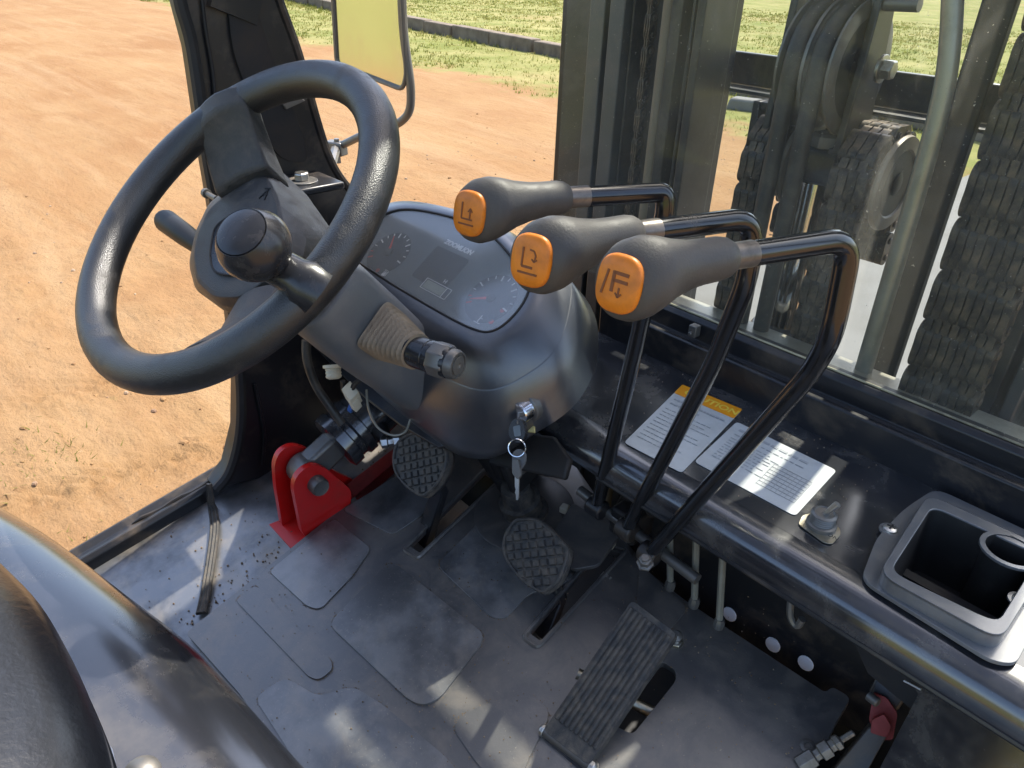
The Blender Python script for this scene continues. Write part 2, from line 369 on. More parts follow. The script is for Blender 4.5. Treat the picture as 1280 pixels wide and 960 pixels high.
def gh(x, y):
    """height of the bare earth: gentle swells, ruts along the drive and cleated tyre marks"""
    near = max(0., 1-math.hypot(x+2.2, y-1.)/9.)
    h = .035*noise.noise(Vec((x*.5, y*.5, 3)))+.012*noise.noise(Vec((x*2.3, y*2.3, 8)))
    if near > 0:
        h += (.014*noise.noise(Vec((x*7, y*7, 1)))+.006*noise.noise(Vec((x*22, y*22, 2)))+.004*max(0, noise.noise(Vec((x*40, y*40, 4)))))*near
        for c0, c1 in ((-2.95, .12), (-2.30, .10)):
            q = x-(c0+.10*math.sin(y*1.3)); e = math.exp(-(q/c1)**2)
            cle = (math.sin((y+abs(q)*1.5)*2*math.pi/.085) > .25)
            h += near*e*(-.022+(.026 if cle else -.010))*(.25+.9*max(0, noise.noise(Vec((x*1.2, y*1.2, 5)))+.35))
    return h
def axis_pts(a, b, near0, near1, step, grow=1.18):
    out = [near0]; 
    while out[-1] < near1: out.append(out[-1]+step)
    s = step
    while out[-1] < b: s *= grow; out.append(out[-1]+s)
    s = step; lo = near0
    while lo > a: s *= grow; lo -= s; out.insert(0, lo)
    return out
xs = axis_pts(-700, 700, -4.6, -.9, .022, 1.12); ys = axis_pts(-700, 700, -.6, 3.2, .022, 1.12)
g = MB(); nx = len(xs)
g.v = [Vec((x, y, GZ+gh(x, y))) for y in ys for x in xs]
g.f = [(j*nx+i, j*nx+i+1, (j+1)*nx+i+1, (j+1)*nx+i) for j in range(len(ys)-1) for i in range(nx-1)]
tag(g.build('ground', ground_mat(), None, 180), kind='structure')

# stones lying on the dirt, and grass
st = MB()
for i in range(150):
    x = random.uniform(-5.5, -1.5); y = random.uniform(-.4, 4.5); r = random.uniform(.004, .012)
    rr = [r*random.uniform(.7, 1.3) for _ in range(6)]; c = Vec((x, y, GZ+gh(x, y)+r*.2))
    st.loft([[c+Vec((math.cos(k*1.047)*rr[k]*q, math.sin(k*1.047)*rr[k]*q, h*r)) for k in range(6)] for q, h in ((1, -.5), (.95, .2), (.5, .7))])
tag(st.build('pebbles', mat('pebble', (.34,.25,.16), .9, var=((.2,.12,.07), 3., .4, .6)), None, 0), kind='stuff')
cd = MB()
for i in range(480):
    x = -1.3-abs(random.gauss(0, 2.2)); y = random.uniform(-.5, 5.5); r = random.choice((.004,.005,.006,.008,.012))*random.uniform(.7,1.3)
    if random.random() < .6 and noise.noise(Vec((x*1.3, y*1.3, 12))) < .12: continue
    rr = [r*random.uniform(.6, 1.35) for _ in range(7)]; c = Vec((x, y, GZ+gh(x, y)))
    cd.loft([[c+Vec((math.cos(k*.8976)*rr[k]*q, math.sin(k*.8976)*rr[k]*q, h*r)) for k in range(7)] for q, h in ((1, -.4), (.9, .35), (.45, .65))])
tag(cd.build('dirt_clods', mat('dirt_clod', (.25,.145,.06), .95, var=((.17,.085,.035), 5., .4, .6)), None, 0), kind='stuff')
def kerb_y(x):
    P = [(-60, 18.4), (-22.6, 11.6), (-14.1, 9.95), (-8.9, 9.2), (-5., 8.75), (3, 8.0)]
    for (a, p), (b, q) in zip(P, P[1:]):
        if x <= b: return p+(q-p)*(x-a)/(b-a)
    return 8.
def gmat():
    m = mat('grass_blades', (.15,.17,.035), .8, spec=.1, var=((.28,.25,.085), 1.4, .40, .62)); t = m.node_tree; L = t.links.new
    b = t.nodes['Principled BSDF']; tl = t.nodes.new('ShaderNodeBsdfTranslucent'); mx = t.nodes.new('ShaderNodeMixShader'); mx.inputs[0].default_value = .55
    L(b.inputs['Base Color'].links[0].from_socket, tl.inputs[0]); L(b.outputs[0], mx.inputs[1]); L(tl.outputs[0], mx.inputs[2]); L(mx.outputs[0], t.nodes['Material Output'].inputs[0]); return m
gr = MB()
for i in range(26000):
    x = -3-26*random.random()**1.1; y = random.uniform(6.2, 24)
    yb = 6.75+max(0, -(x+13)*.12)+noise.noise(Vec((x*1.1, y*1.1, 0)))*.9
    if y < yb or (noise.noise(Vec((x*.45, y*.45, 7))) > .22 and random.random() < .8): continue
    d = math.hypot(x, y); hgt = random.uniform(.025, .075)*(1.35 if abs(y-kerb_y(x)) < .7 else .8)
    for k in range(3):
        a = random.random()*6.28; wv = Vec((math.cos(a), math.sin(a), 0)); ln = Vec((random.uniform(-.5,.5), random.uniform(-.5,.5), 1))*hgt
        b = Vec((x+random.uniform(-.06,.06), y+random.uniform(-.06,.06), GZ-.01)); ww = .004+.0006*d
        o = len(gr.v); gr.v += [b-wv*ww, b+wv*ww, b+ln]; gr.f.append((o, o+1, o+2))
for i in range(500):
    c = random.choice(((-1.85,.22),(-1.95,.05),(-2.4,-.02),(-2.5,.25),(-2.9,-.1))); x = random.gauss(c[0], .09); y = random.gauss(c[1], .07)
    a = random.random()*6.28; wv = Vec((math.cos(a), math.sin(a), 0)); b = Vec((x, y, GZ-.004+gh(x, y)))
    o = len(gr.v); gr.v += [b-wv*.0025, b+wv*.0025, b+Vec((random.uniform(-.03,.03), random.uniform(-.03,.03), random.uniform(.008,.025)))]; gr.f.append((o, o+1, o+2))
go = gr.build('grass', gmat(), None, 180)
tag(go, kind='stuff')

kt = thing('stone_kerb', 'weathered brown concrete kerb running across the grass beyond the dirt yard', 'kerb', (-9, kerb_y(-9), GZ))
x = -30.
while x < 0:
    ln = random.uniform(1.05, 1.35); a = Vec((x+.025, kerb_y(x+.025), 0)); b = Vec((x+ln-.025, kerb_y(x+ln-.025), 0))
    t_ = (b-a).normalized(); s_ = Vec((-t_.y, t_.x, 0)); jz = random.uniform(-.015, .015)
    m_ = MB(); m_.obox((a+b)/2+Vec((0, random.uniform(-.015,.015), GZ+.10+jz)), (b-a)/2, s_*.11, (0,0,.115))
    m_.build('kerb_stone', M['kerb'], kt, 30, .02); x += ln
o = MB().obox((-4.75, 7.85, GZ+.06), (.16,.05,0), (-.03,.10,0), (.02,0,.07)).build('stone', M['concrete'], None, 30, .03)
tag(o, 'small pale broken stone lying in the grass to the right of the left mast rail', 'stone')
slab = thing('concrete_slab', 'pale concrete slab lying on the ground ahead of the right side of the mast', 'slab', (-.3, 5.4, GZ))
MB().box(-1.9, 1.6, 1.5, 7.0, GZ-.1, GZ+.10).build('slab_panel', M['concrete'], slab, 30, .02)
MB().box(-1.9, 1.6, 7.02, 7.8, GZ-.1, GZ+.16).build('slab_panel', M['concrete'], slab, 30, .02)
MB().box(-1.92, 1.6, 7.82, 8.0, GZ-.1, GZ+.10).build('slab_edge', M['kerb'], slab, 30, .02)

# ------------------------------------------------------------------ cab body
cab = thing('forklift_cab', 'black steel operator cab of the forklift with its floor, corner pillar, cowl and windscreen', 'forklift cab', (-.5, .4, 0))
def fl(pts, lift=0.): return ats(pts, pl=FLOOR, lift=lift)
SLOT1 = [(511,682),(526,692),(628,596),(607,586)]
SLOT2 = [(661,791),(677,802),(778,692),(752,684)]
ACC = [(827,826),(845,838),(845,851),(791,918),(766,906)]
# floor plate with openings below the mat's slots
fp = [Vec((x_, y_, .2*(y_-.1))) for x_, y_ in ((-1.02,-.6),(.3,-.6),(.3,.48),(-.22,.56),(-.42,.60),(-.60,.70),(-1.02,.70))]
big = [fl([p], 0)[0] for p in ((505,690),(525,705),(650,790),(680,812),(760,912),(800,925),(850,850),(830,815),(800,700),(640,600),(612,572))]
MB().plate(fp, FN, .006, [big]).build('floor_plate', M['floor'], cab, 30)
# left wall with the corner pillar
WX = -.972
def wl(pts, lift=0.): return ats(pts, x=WX+lift)
wall = wl([(221,-60),(224,0),(240,62),(258,190),(268,250),(284,350),(292,400),(300,480),(299,540),(287,588),(268,612)])
wall += [Vec((WX, .70, -.02)), Vec((WX, .70, .33))]+wl([(505,272),(455,252),(433,234),(412,202),(394,150),(372,70),(347,0),(330,-60)])
MB().plate(wall, (1,0,0), .035).build('corner_pillar', M['satin'], cab, 30, .003)
MB().tube(cr(wl([(250,-30),(256,30),(266,90),(272,160),(281,250)], .004), 5), .0025, 8).build('weld_seam', M['dull'], cab)
MB().plate(rnd(wl([(300,-60),(318,0),(340,70),(372,150),(388,205),(350,200),(322,150),(290,60),(280,-60)], .006), .02), (1,0,0), .006).build('inner_panel', M['dull'], cab, 30, .002)
MB().tube(cr(wl([(330,-60),(349,0),(374,70),(396,150),(414,202),(435,234),(458,254),(505,274)], .0), 6), .006, 8).build('pillar_edge', M['satin'], cab)
MB().tube(cr(wl([(222,-60),(225,0),(241,62),(259,190),(269,250),(285,350),(293,400),(301,480),(300,540),(288,588),(270,612)], .004), 5), .008, 8).build('door_seal', M['dull'], cab)
MB().tube(cr(wl([(318,480),(330,540),(328,580)], .004), 6), .003, 6).build('wall_crease', M['satin'], cab)
# lower corner: hidden panel added to keep ground view and sun out
MB().box(WX, -.70, .70, .72, -.12, .36).build('corner_sun_block', M['dull'], cab, 30)
MB().box(-1.0, .3, -.6, .92, -.20, -.19).build('belly_pan', M['dull'], cab, 30)
MB().box(-1.03, -1.0, -.6, .95, -.20, -.06).build('side_skirt', M['satin'], cab, 30)
MB().box(-1.0, .3, .92, .935, -.19, .22).build('belly_front', M['dull'], cab, 30)
MB().plate(wl([(352,128),(374,120),(382,126),(358,137)], .012), (1,0,0), .004).build('pillar_bracket', M['dsteel'], cab, 30, .001)
# ledge with its big bolt
lg = at(375,222, x=WX+.035); 
MB().box(WX, WX+.075, lg.y-.035, lg.y+.045, lg.z-.014, lg.z-.004).build('mount_ledge', M['satin'], cab, 30, .003)
wb = MB().lathe((WX+.040, lg.y, lg.z-.005), (0,0,1), [(.021,0),(.021,.003)], 24).build('washer', M['dsteel'], cab, 30, .0006)
MB().lathe((WX+.040, lg.y, lg.z-.002), (0,0,1), [(.0105,0),(.0105,.009),(.009,.0105)], 6).build('bolt', M['steel'], cab, 30, .0008)
# sill
def sillp(dx, y_, dz): return Vec((-1.0+dx, y_, .2*(y_-.1)+dz))
prof = [(-.03,-.05),(-.03,.022),(-.022,.026),(-.010,.020),(.004,.024),(.010,.018),(.012,-.004)]
MB().loft([[sillp(a, y_, b) for a, b in prof] for y_ in (-.6, .0, .3, .34, .6, .93)], True, True).build('door_sill', M['satin'], cab, 30, .0015)
MB().lathe(sillp(.012, .30, .018), (.5,-.2,1), [(.006,0),(.006,.002),(.003,.0035)], 12).build('sill_screw', M['steel'], cab)
for k in range(5):
    a = at(165+k*3, 655+k*5, x=-1.01-.004*k); b = at(262, 602+k*3.2, x=-1.0)
    pts = [a.lerp(b, q/8)+Vec((0, 0, .002*math.sin(q*1.7+k))) for q in range(9)]
    MB().tube(pts, [.0012]+[.0032]*7+[.003], 6).build('torn_seal_strip', M['dull'] if k != 2 else M['dsteel'], cab)

# cowl: flat top with a hole for the tray, rolled front edge
tray_hole = rnd(ats([(1110,720),(1164,638),(1300,702),(1250,786)], z=.30), .012)
ct = [Vec(p) for p in ((-.80,.60,.30),(.35,.60,.30),(.35,.79,.302),(-.66,.79,.302))]
MB().plate([Vec((p.x, p.y, .30)) for p in ct], (0,0,1), .003, [tray_hole]).build('cowl_top', M['paint'], cab, 30)
cp = [(.5995,.30),(.587,.2985),(.575,.294),(.567,.286),(.563,.276),(.562,.262),(.565,.257),(.578,.256),(.578,.260),(.569,.262),(.570,.276),(.580,.288),(.5995,.295)]
MB().loft([[Vec((x_, a, b)) for a, b in cp] for x_ in (-.95, -.5, -.2, .1, .35)]).build('cowl_front', M['paint'], cab, 40)
MB().tube([(-.45,.564,.258),(.35,.564,.258)], .0035, 8).build('cowl_bead', M['satin'], cab)
# windscreen frame and glass
MB().box(-.66, .35, .79, .800, .20, .345).build('gutter', M['satin'], cab, 30, .003)
wsp = [(.80,.31),(.80,.335),(.812,.342),(.812,.366),(.818,.372),(.835,.372),(.842,.364),(.842,.30)]
MB().loft([[Vec((x_, a, b)) for a, b in wsp] for x_ in (-.66, -.3, .35)]).build('windscreen_frame', M['satin'], cab, 30, .0015)
MB().tube([(-.66,.8065,.338),(.35,.8065,.338)], .006, 8).build('windscreen_seal', M['dull'], cab)
MB().box(-.795, .35, .8215, .8265, .3722, 1.52).build('windscreen_glass', M['glass'], cab, 0)
MB().tube([(-.64,.8205,.3735),(.35,.8205,.3735)], .0014, 6).build('glass_edge_bead', M['bead'], cab)
c_ = at(868,413,y=.80)
MB().obox(c_, (.006,0,0), (0,.006,0), (0,0,.008)).lathe(c_+Vec((0,-.006,-.002)), (0,-1,0), [(.003,0),(.003,.005)], 8).build('glass_clip', M['dsteel'], cab, 30, .001)
MB().box(-.66, .35, .862, .90, .340, .3555).build('front_ledge', M['pipe'], cab, 30, .004)
# lower dark panel with white discs in place of its round openings, and the plates under the cowl
PP = (Vec((0,.66,.1)), Vec((0,-1,.12)))
def pp(pts, lift=0.): return ats(pts, pl=PP, lift=lift)
hol = [circ(at(u, v, pl=PP), PP[1], .0095, 16) for u, v in ((913,767),(967,805),(1008,828))]
MB().plate(pp([(790,690),(800,600),(880,630),(1010,705),(1110,780),(1090,920),(1035,900),(905,840),(790,760)]), PP[1], .004).build('perforated_panel', M['satin'], cab, 30)
for h_ in hol: MB().plate([p+PP[1].normalized()*.003 for p in h_], PP[1], .002).build('pale_disc', M['paledisc'], cab, 30, .0006)
MB().box(-.30, .3, .668, .68, -.15, .27).build('inner_bulkhead', M['dull'], cab, 30)
MB().box(-.16, .3, .56, .665, -.02, -.01).build('inner_shelf', M['dull'], cab, 30)
MB().plate(ats([(1000,700),(1120,770),(1400,930),(1400,1100),(1085,842),(1062,790)], y=.60), (0,-1,0), .004).build('lower_panel', M['satin'], cab, 30)
SP = (Vec((-.12,.56,.1)), Vec((-.25,-.95,.30)))
MB().plate(ats([(1100,790),(1400,940),(1400,1100),(1060,1100),(1100,960),(1148,868)], pl=SP), SP[1], .004).build('side_panel', M['paint'], cab, 30)

# roof guard over the driver (above the frame; throws the shade inside the cab)
rf = thing('overhead_guard', 'black steel overhead guard roof on the forklift cab', 'overhead guard', (-.45, 0, 1.5))
for k in range(16): MB().box(-.999, .229, -1.13+.11*k, -1.13+.11*k+.066, 1.53, 1.545).build('roof_slat', M['satin'], rf, 30, .003)
for y_ in (-1.2, .70): MB().box(-1.05, .28, y_, y_+.06, 1.525, 1.575).build('roof_beam', M['satin'], rf, 30, .004)
for x_ in (-1.05, .23): MB().box(x_, x_+.05, -1.139, .699, 1.525, 1.547).build('roof_rail', M['satin'], rf, 30, .004)
MB().tube([(.25,.77,1.53),(.25,.80,.3)], .025, 10).build('roof_post', M['satin'], rf)
MB().tube([(.25,-1.17,1.53),(.25,-1.25,.0)], .025, 10).build('roof_post', M['satin'], rf)
MB().tube([(-1.02,-1.17,1.53),(-1.02,-1.25,.0)], .025, 10).build('roof_post', M['satin'], rf)
MB().bar((WX-.01,.42,.72), (WX-.03,.74,1.53), .04, .06).build('roof_post', M['satin'], rf)

# ------------------------------------------------------------------ mirror
mr_ = thing('side_mirror', 'square side mirror in a bent black tube frame outside the corner pillar', 'mirror', at(430,180,x=-1.2))
mp = at(460,60,x=-1.3)
MN = Vec((.22,-.97,-.085)).normalized(); MPL = (mp, MN)
MB().plate(rnd(ats([(414,-60),(421,75),(424,84),(497,108),(503,106),(507,90),(501,-60)], pl=MPL), .006), MN, .006).build('mirror_glass', M['mirror'], mr_, 30, .001)
MB().tube(rnd(ats([(413,-60),(421,80),(503,112),(508,95),(499,-60)], pl=MPL, lift=.001), .012, 4, False), .0045, 8).build('mirror_rim', M['dsteel'], mr_)
MB().tube(rnd(ats([(500,-60),(504,40),(514,110),(513,140),(500,154),(455,168),(418,186)], pl=MPL, lift=-.004), .03, 6, False), .008, 10).build('mirror_arm', M['dsteel'], mr_)
c_ = at(420,185, pl=MPL)
MB().obox(c_, (.02,.008,0), (-.005,.012,0), (0,0,.014)).build('mirror_clamp', M['dsteel'], mr_, 30, .003)
MB().tube([c_+Vec((.005,0,-.03)), c_+Vec((.005,0,.02))], .006, 6).build('clamp_bolt', M['dsteel'], mr_)
MB().tube([c_, Vec((WX-.02, .50, c_.z-.02))], .010, 8).build('mirror_bracket', M['dsteel'], mr_)

# ------------------------------------------------------------------ mast (behind the windscreen)
ma = thing('forklift_mast', 'black lifting mast of the forklift seen through the dusty windscreen', 'mast', (-.45, .97, -.4))
ZB, ZT = -.25, 1.75
def vb(name, x0, x1, y0, y1, m='mast', z0=ZB, z1=ZT, bev=.002): return MB().box(x0, x1, y0, y1, z0, z1).build(name, M[m], ma, 30, bev)
# left rail: side plate, flanges, wear strips
lp = [Vec((-.925,.95,ZB)), Vec((-.80,.95,ZB)), Vec((-.80,.95,ZT)), Vec((-.925,.95,ZT))]
vb('rail_web', -.930, -.842, .950, .965)
vb('rail_web', -.842, -.80, .956, .970)
MB().plate(ats([(712,-60),(745,0),(772,42),(772,70),(748,100),(746,140),(775,150),(785,-60)], y=.946), (0,-1,0), .004).build('stop_plate', M['satin'], ma, 30, .001)
vb('rail_flange', -.848, -.818, .925, .95, 'mastl'); vb('rail_flange', -.812, -.806, .935, .955)
vb('wear_strip', -.800, -.772, .915, .935, 'mastl'); vb('rail_flange', -.765, -.762, .925, .96)
vb('rail_back', -.80, -.650, .990, 1.01); vb('rail_flange', -.690, -.672, .915, .99); vb('rail_flange', -.660, -.655, .92, .99)
vb('rail_flange', -.645, -.632, .91, .985); vb('rail_flange', -.6485, -.642, .987, 1.015)
MB().tube([(-.700,.925,ZB),(-.700,.925,ZT)], .010, 10).build('supply_hose', M['tan'], ma)
# right rail
vb('rail_web', -.285, -.10, 1.03, 1.05); vb('rail_flange', -.215, -.165, .93, 1.03); vb('rail_flange', -.155, -.14, .92, 1.03, 'mastl')
vb('rail_flange', -.13, -.095, .94, 1.05)
vb('guide_bar', -.335, -.300, .995, 1.01, 'stalk')
# cross beams
MB().box(-.70, -.15, 1.05, 1.062, .634, .678).build('cross_beam', M['mast'], ma, 30, .002)
MB().box(-.70, -.15, 1.012, 1.05, .6285, .6335).build('beam_flange', M['mastl'], ma, 30, .001)
MB().box(-.93, -.365, 1.055, 1.075, .82, 1.20).build('sun_block_plate', M['mast'], ma, 30, .004)  # unseen plate added to shade the floor and the left of the cowl
MB().box(-.93, -.095, 1.055, 1.08, 1.28, 1.365).build('cross_beam', M['mast'], ma, 30, .004)  # unseen beam, placed to split the sun strips on the mat
MB().box(-.93, -.095, 1.055, 1.08, 1.425, 1.64).build('sun_block_plate', M['mast'], ma, 30, .004)  # unseen upper plate added as sun block, low enough to leave the hood lit
# bent pipe
MB().tube(cr([at(u, v, y=.885) for u, v in ((1196,-120),(1192,-30),(1188,50),(1180,110),(1160,190),(1125,310),(1068,500))], 6), .0105, 12).build('return_pipe', M['pipe'], ma)
# lift cylinder and crosshead
MB().lathe((-.462,.975,.545), (0,0,-1), [(.030,0),(.030,.30)], 20).build('lift_rod', M['chrome'], ma)
MB().lathe((-.462,.975,.33), (0,0,-1), [(.044,0),(.046,.005),(.046,.6)], 20).build('lift_cylinder', M['mast'], ma)
MB().box(-.52, -.395, .945, 1.0, .545, .592).build('crosshead', M['mast'], ma, 30, .006)
MB().lathe((-.452,.955,.592), (0,0,1), [(.020,0),(.020,.014),(.017,.018)], 6).build('crosshead_nut', M['dsteel'], ma, 30, .001)
for x0 in (-.418, -.520):
    MB().plate([Vec((x0, a, b)) for a, b in ((.925,.592),(.995,.592),(.985,.70),(.972,.80),(.94,.80),(.935,.70))], (1,0,0), .010).build('sheave_bracket', M['mast'], ma, 30, .002)
MB().box(-.435, -.395, .93, .99, .590, .597).build('bracket_foot', M['mastl'], ma, 30, .001)
MB().box(-.53, -.40, .945, .975, .765, .785).build('bracket_bridge', M['mast'], ma, 30, .003)
bq = (-.408,.955,.690)
b_ = MB().lathe(bq, (1,0,0), [(.016,0),(.016,.004)], 20).build('sheave_washer', M['zinc'], ma, 30, .0006)
MB().lathe((-.404,.955,.690), (1,0,0), [(.0115,0),(.0115,.011),(.010,.0125)], 6).build('sheave_bolt', M['zinc'], ma, 30, .0006)
MB().box(-.566, -.555, .955, .99, .52, .632).build('chain_guard', M['mast'], ma, 30, .002)
MB().box(-.554, -.50, .955, .99, .622, .632).build('chain_guard', M['mast'], ma, 30, .002)
# small leaf: top fitting at the right
MB().tube([at(1090,4,y=.95), at(1150,6,y=.95)], .008, 10).build('top_fitting', M['dsteel'], ma)

# double hose sheave
sh = thing('hose_sheave', 'worn black double grooved sheave carrying two hoses at the top of the mast', 'pulley', (-.466,.955,.686))
def groove(x0, x1, r):
    n = 9; return [(r+.001-.011*math.sin(math.pi*k/(n-1)), x0+(x1-x0)*k/(n-1)) for k in range(n)]
pr = [(.02,-.036),(.066,-.036),(.0765,-.034),(.0765,-.031)]+groove(-.030,-.002,.0715)+[(.0765,-.002),(.0765,.002)]+groove(.002,.030,.0715)+[(.0765,.031),(.0765,.034),(.066,.036),(.02,.036)]
MB().lathe((-.466,.955,.686), (1,0,0), pr, 48).build('sheave_wheel', M['dsteel'], sh, 30)
for q in (0,):
    pr2 = [(.058,.036),(.058,.0362),(.030,.0366),(.030,.036)]
    MB().lathe((-.466,.955,.686), (1,0,0), pr2, 32).build('sheave_face', M['mast'], sh, 30)
for dx, nm in ((-.0165,'left'),(.0165,'right')):
    pts = []
    for k in range(0, 19):
        a = math.pi*(k/18); pts.append(Vec((-.466+dx, .955-.0690*math.cos(a)*1.0, .686+.0690*math.sin(a))))
    pts = [Vec((-.466+dx, .886, z_)) for z_ in (-.25, .1, .4, .6)]+pts+[Vec((-.466+dx, 1.024, .5))]
    t_ = thing('hydraulic_hose', 'black hydraulic hose in the %s groove of the mast sheave' % ('left hand' if nm == 'left' else 'right hand'), 'hose', (-.466+dx,.8845,.3), 'hoses over the mast sheave')
    MB().tube(pts, .0108, 12).build('hose_wall', M['hose'], t_)

# leaf chains
def capsule_plate(mb, pitch, r, x0, x1, waist=.93):
    pr_ = []
    for k in range(9):
        a = -math.pi/2+math.pi*k/8; pr_.append((pitch/2+r*math.cos(a), r*math.sin(a)))
    pr_.append((0, r*waist))
    for k in range(9):
        a = math.pi/2+math.pi*k/8; pr_.append((-pitch/2+r*math.cos(a), r*math.sin(a)))
    pr_.append((0, -r*waist))
    mb.loft([[Vec((x_, p, q)) for p, q in pr_] for x_ in (x0, x1)], True, True, flip=False)
def link_mesh(name, pitch, r, width, n, off, m):
    mb = MB(); step = width/n
    if off == 0:
        for k in range(n): capsule_plate(mb, pitch, r, -width/2+k*step+.0009, -width/2+(k+1)*step-.0009)
    else:
        for k in range(n-1): capsule_plate(mb, pitch, r*.90, -width/2+(k+.5)*step+.0010, -width/2+(k+1.5)*step-.0010)
    if off == 0:
        for s_ in (-1, 1): mb.lathe((-width/2-.0018, s_*pitch/2, 0), (1,0,0), [(r*.30,0),(r*.42,.001),(r*.42,width+.0026),(r*.30,width+.0036)], 10)
    me = bpy.data.meshes.new(name); me.from_pydata([tuple(p) for p in mb.v], [], mb.f); me.materials.append(m); me.update()
    bm_ = bmesh.new(); bm_.from_mesh(me); bmesh.ops.recalc_face_normals(bm_, faces=bm_.faces); bm_.to_mesh(me); bm_.free()
    me.shade_smooth(); me.set_sharp_from_angle(angle=R(35)); return me
def chain(label, path, pitch, r, width, n, skip_below=-.05):
    path = [Vec(p) for p in path]; cum = [0]
    for a, b in zip(path, path[1:]): cum.append(cum[-1]+(b-a).length)
    def pos(s):
        s = max(0, min(cum[-1], s))
        for i in range(len(path)-1):
            if s <= cum[i+1]: return path[i].lerp(path[i+1], (s-cum[i])/max(1e-9, cum[i+1]-cum[i]))
        return path[-1]
    t_ = thing('leaf_chain', label, 'chain', path[-1], 'lifting chains of the mast')
    ms = [link_mesh('chain_link', pitch, r, width, n, q, M['chain']) for q in (0, 1)]
    N = int(cum[-1]/pitch)
    for i in range(N):
        a = pos(i*pitch); b = pos((i+1)*pitch); d = (b-a).normalized(); xx = Vec((1,0,0)); zz = xx.cross(d).normalized()
        o = bpy.data.objects.new('chain_link', ms[i % 2]); COL.objects.link(o); adopt(o, t_)
        o.matrix_basis = Matrix.Translation((a+b)/2) @ Matrix((xx, d, zz)).transposed().to_4x4()
def over(x0, cy, cz, r, zlow, zfront):
    pts = [Vec((x0, cy+r+.002, zfront))]
    for k in range(13):
        a = math.pi*k/12; pts.append(Vec((x0, cy+r*math.cos(a), cz+r*math.sin(a))))
    pts.append(Vec((x0, cy-r, zlow))); return pts
chain('dusty leaf chain running down inside the left mast rail', [(-.738,.935,1.15),(-.738,.935,.15)], .0215, .0085, .012, 3)
chain('leaf chain over the wheel to the left of the two hoses', over(-.519,.975,.560,.058,.12,.45), .0235, .0112, .046, 4)
chain('leaf chain over the ring faced wheel beside the lift rod', over(-.392,.972,.562,.058,.12,.45), .0235, .0112, .048, 4)
chain('broad dark leaf chain nearest the right edge of the windscreen', [(-.212,.885,1.15),(-.212,.885,.12)], .0300, .0146, .084, 9)
for x0, cz, cy, lab in ((-.519,.560,.975,'dark chain wheel under the chain left of the hoses'),(-.392,.562,.972,'chain wheel with a worn ring face beside the bent pipe')):
    cw = thing('chain_wheel', lab, 'chain wheel', (x0,cy,cz), 'chain wheels on the mast crosshead')
    MB().lathe((x0,cy,cz), (1,0,0), [(.02,-.033),(.048,-.033),(.048,.033),(.02,.033)], 36).build('wheel_drum', M['stalk'], cw, 30, .001)  # solid drum in matt black stands in for the shaded hollow centre
    MB().lathe((x0,cy,cz), (1,0,0), [(.042,.027),(.057,.027),(.0585,.030),(.057,.034),(.042,.035),(.040,.033),(.040,.028)], 40, False, False).build('wheel_flange', M['ringface'], cw, 30)
    MB().lathe((x0,cy,cz), (1,0,0), [(.014,.030),(.014,.034),(.012,.035)], 12).build('wheel_pin', M['stalk'], cw, 30)

# ------------------------------------------------------------------ floor mat
ML = .012
fm = thing('floor_mat', 'moulded black rubber floor mat with raised pads, scuffed grey and dusty', 'floor mat', (-.45,.3,.05))
mo = [(232,791),(330,712),(430,632),(500,572),(560,556),(621,598),(712,628),(776,664),(792,700),(856,750),(1032,866),(1040,858),(1064,872),(1044,905),(985,1040),(560,1180),(420,1040),(300,868)]
mt = fl(mo, ML)
holes = [rnd(fl(q, ML), .006) for q in (SLOT1, SLOT2, ACC)]
MB().plate(rnd(mt, .008), FN, .010, holes).build('mat_sheet', M['mat_'], fm, 30, .0015)
for q in (SLOT1, SLOT2):
    c_ = sum((Vec((*p, 0)) for p in q), Vec())/4
    o_ = [(c_.x+(p[0]-c_.x)*1.12+(3 if p[0] > c_.x else -9)*0-0, c_.y+(p[1]-c_.y)*1.12) for p in q]
PADS = []
def pad(pts, r=.012, h=.0022, m='matw', name='raised_pad'):
    PADS.append(rnd(fl(pts, ML), r, 6))
    return MB().plate(rnd(fl(pts, ML+h), r, 6), FN, h+.001).build(name, M[m], fm, 30, .0018)
pad([(336,714),(418,648),(464,686),(440,720),(400,762),(384,758)], .010)
pad([(294,750),(319,731),(414,825),(416,836),(399,850),(386,846)], .008, .0026, 'mat_')
pad([(410,780),(484,704),(497,706),(603,791),(603,803),(550,872),(530,882),(511,875)], .016, .0035)
pad([(546,706),(606,645),(722,722),(660,742),(632,773),(615,772)], .012)
pad([(428,637),(496,594),(548,629),(491,668)], .010)
pad([(356,846),(398,871),(440,857),(480,882),(560,948),(596,1000),(420,1030),(318,872)], .014)
pad([(600,880),(664,868),(690,890),(660,950),(640,1000),(600,960),(562,905)], .02, .0024, 'mat_')
pad([(800,705),(860,760),(835,790),(795,755)], .01, .0022, 'mat_')
b0 = fl([(655,640)], ML)[0]
MB().lathe(b0, FN, [(.072,0),(.072,.0022),(.070,.003),(.040,.003)], 40).build('mat_ring', M['mat_'], fm)
for q in (SLOT1, SLOT2):
    p_ = rnd(fl(q, ML+.001), .006); c_ = sum(p_, Vec())/len(p_)
    MB().tube([c_+(p-c_)*1.0+(p-c_).normalized()*.009 for p in p_], .0030, 6, True).build('slot_rim', M['mat_'], fm)
for q in range(7):
    a = fl([(640+q*12, 900+q*8)], ML)[0]
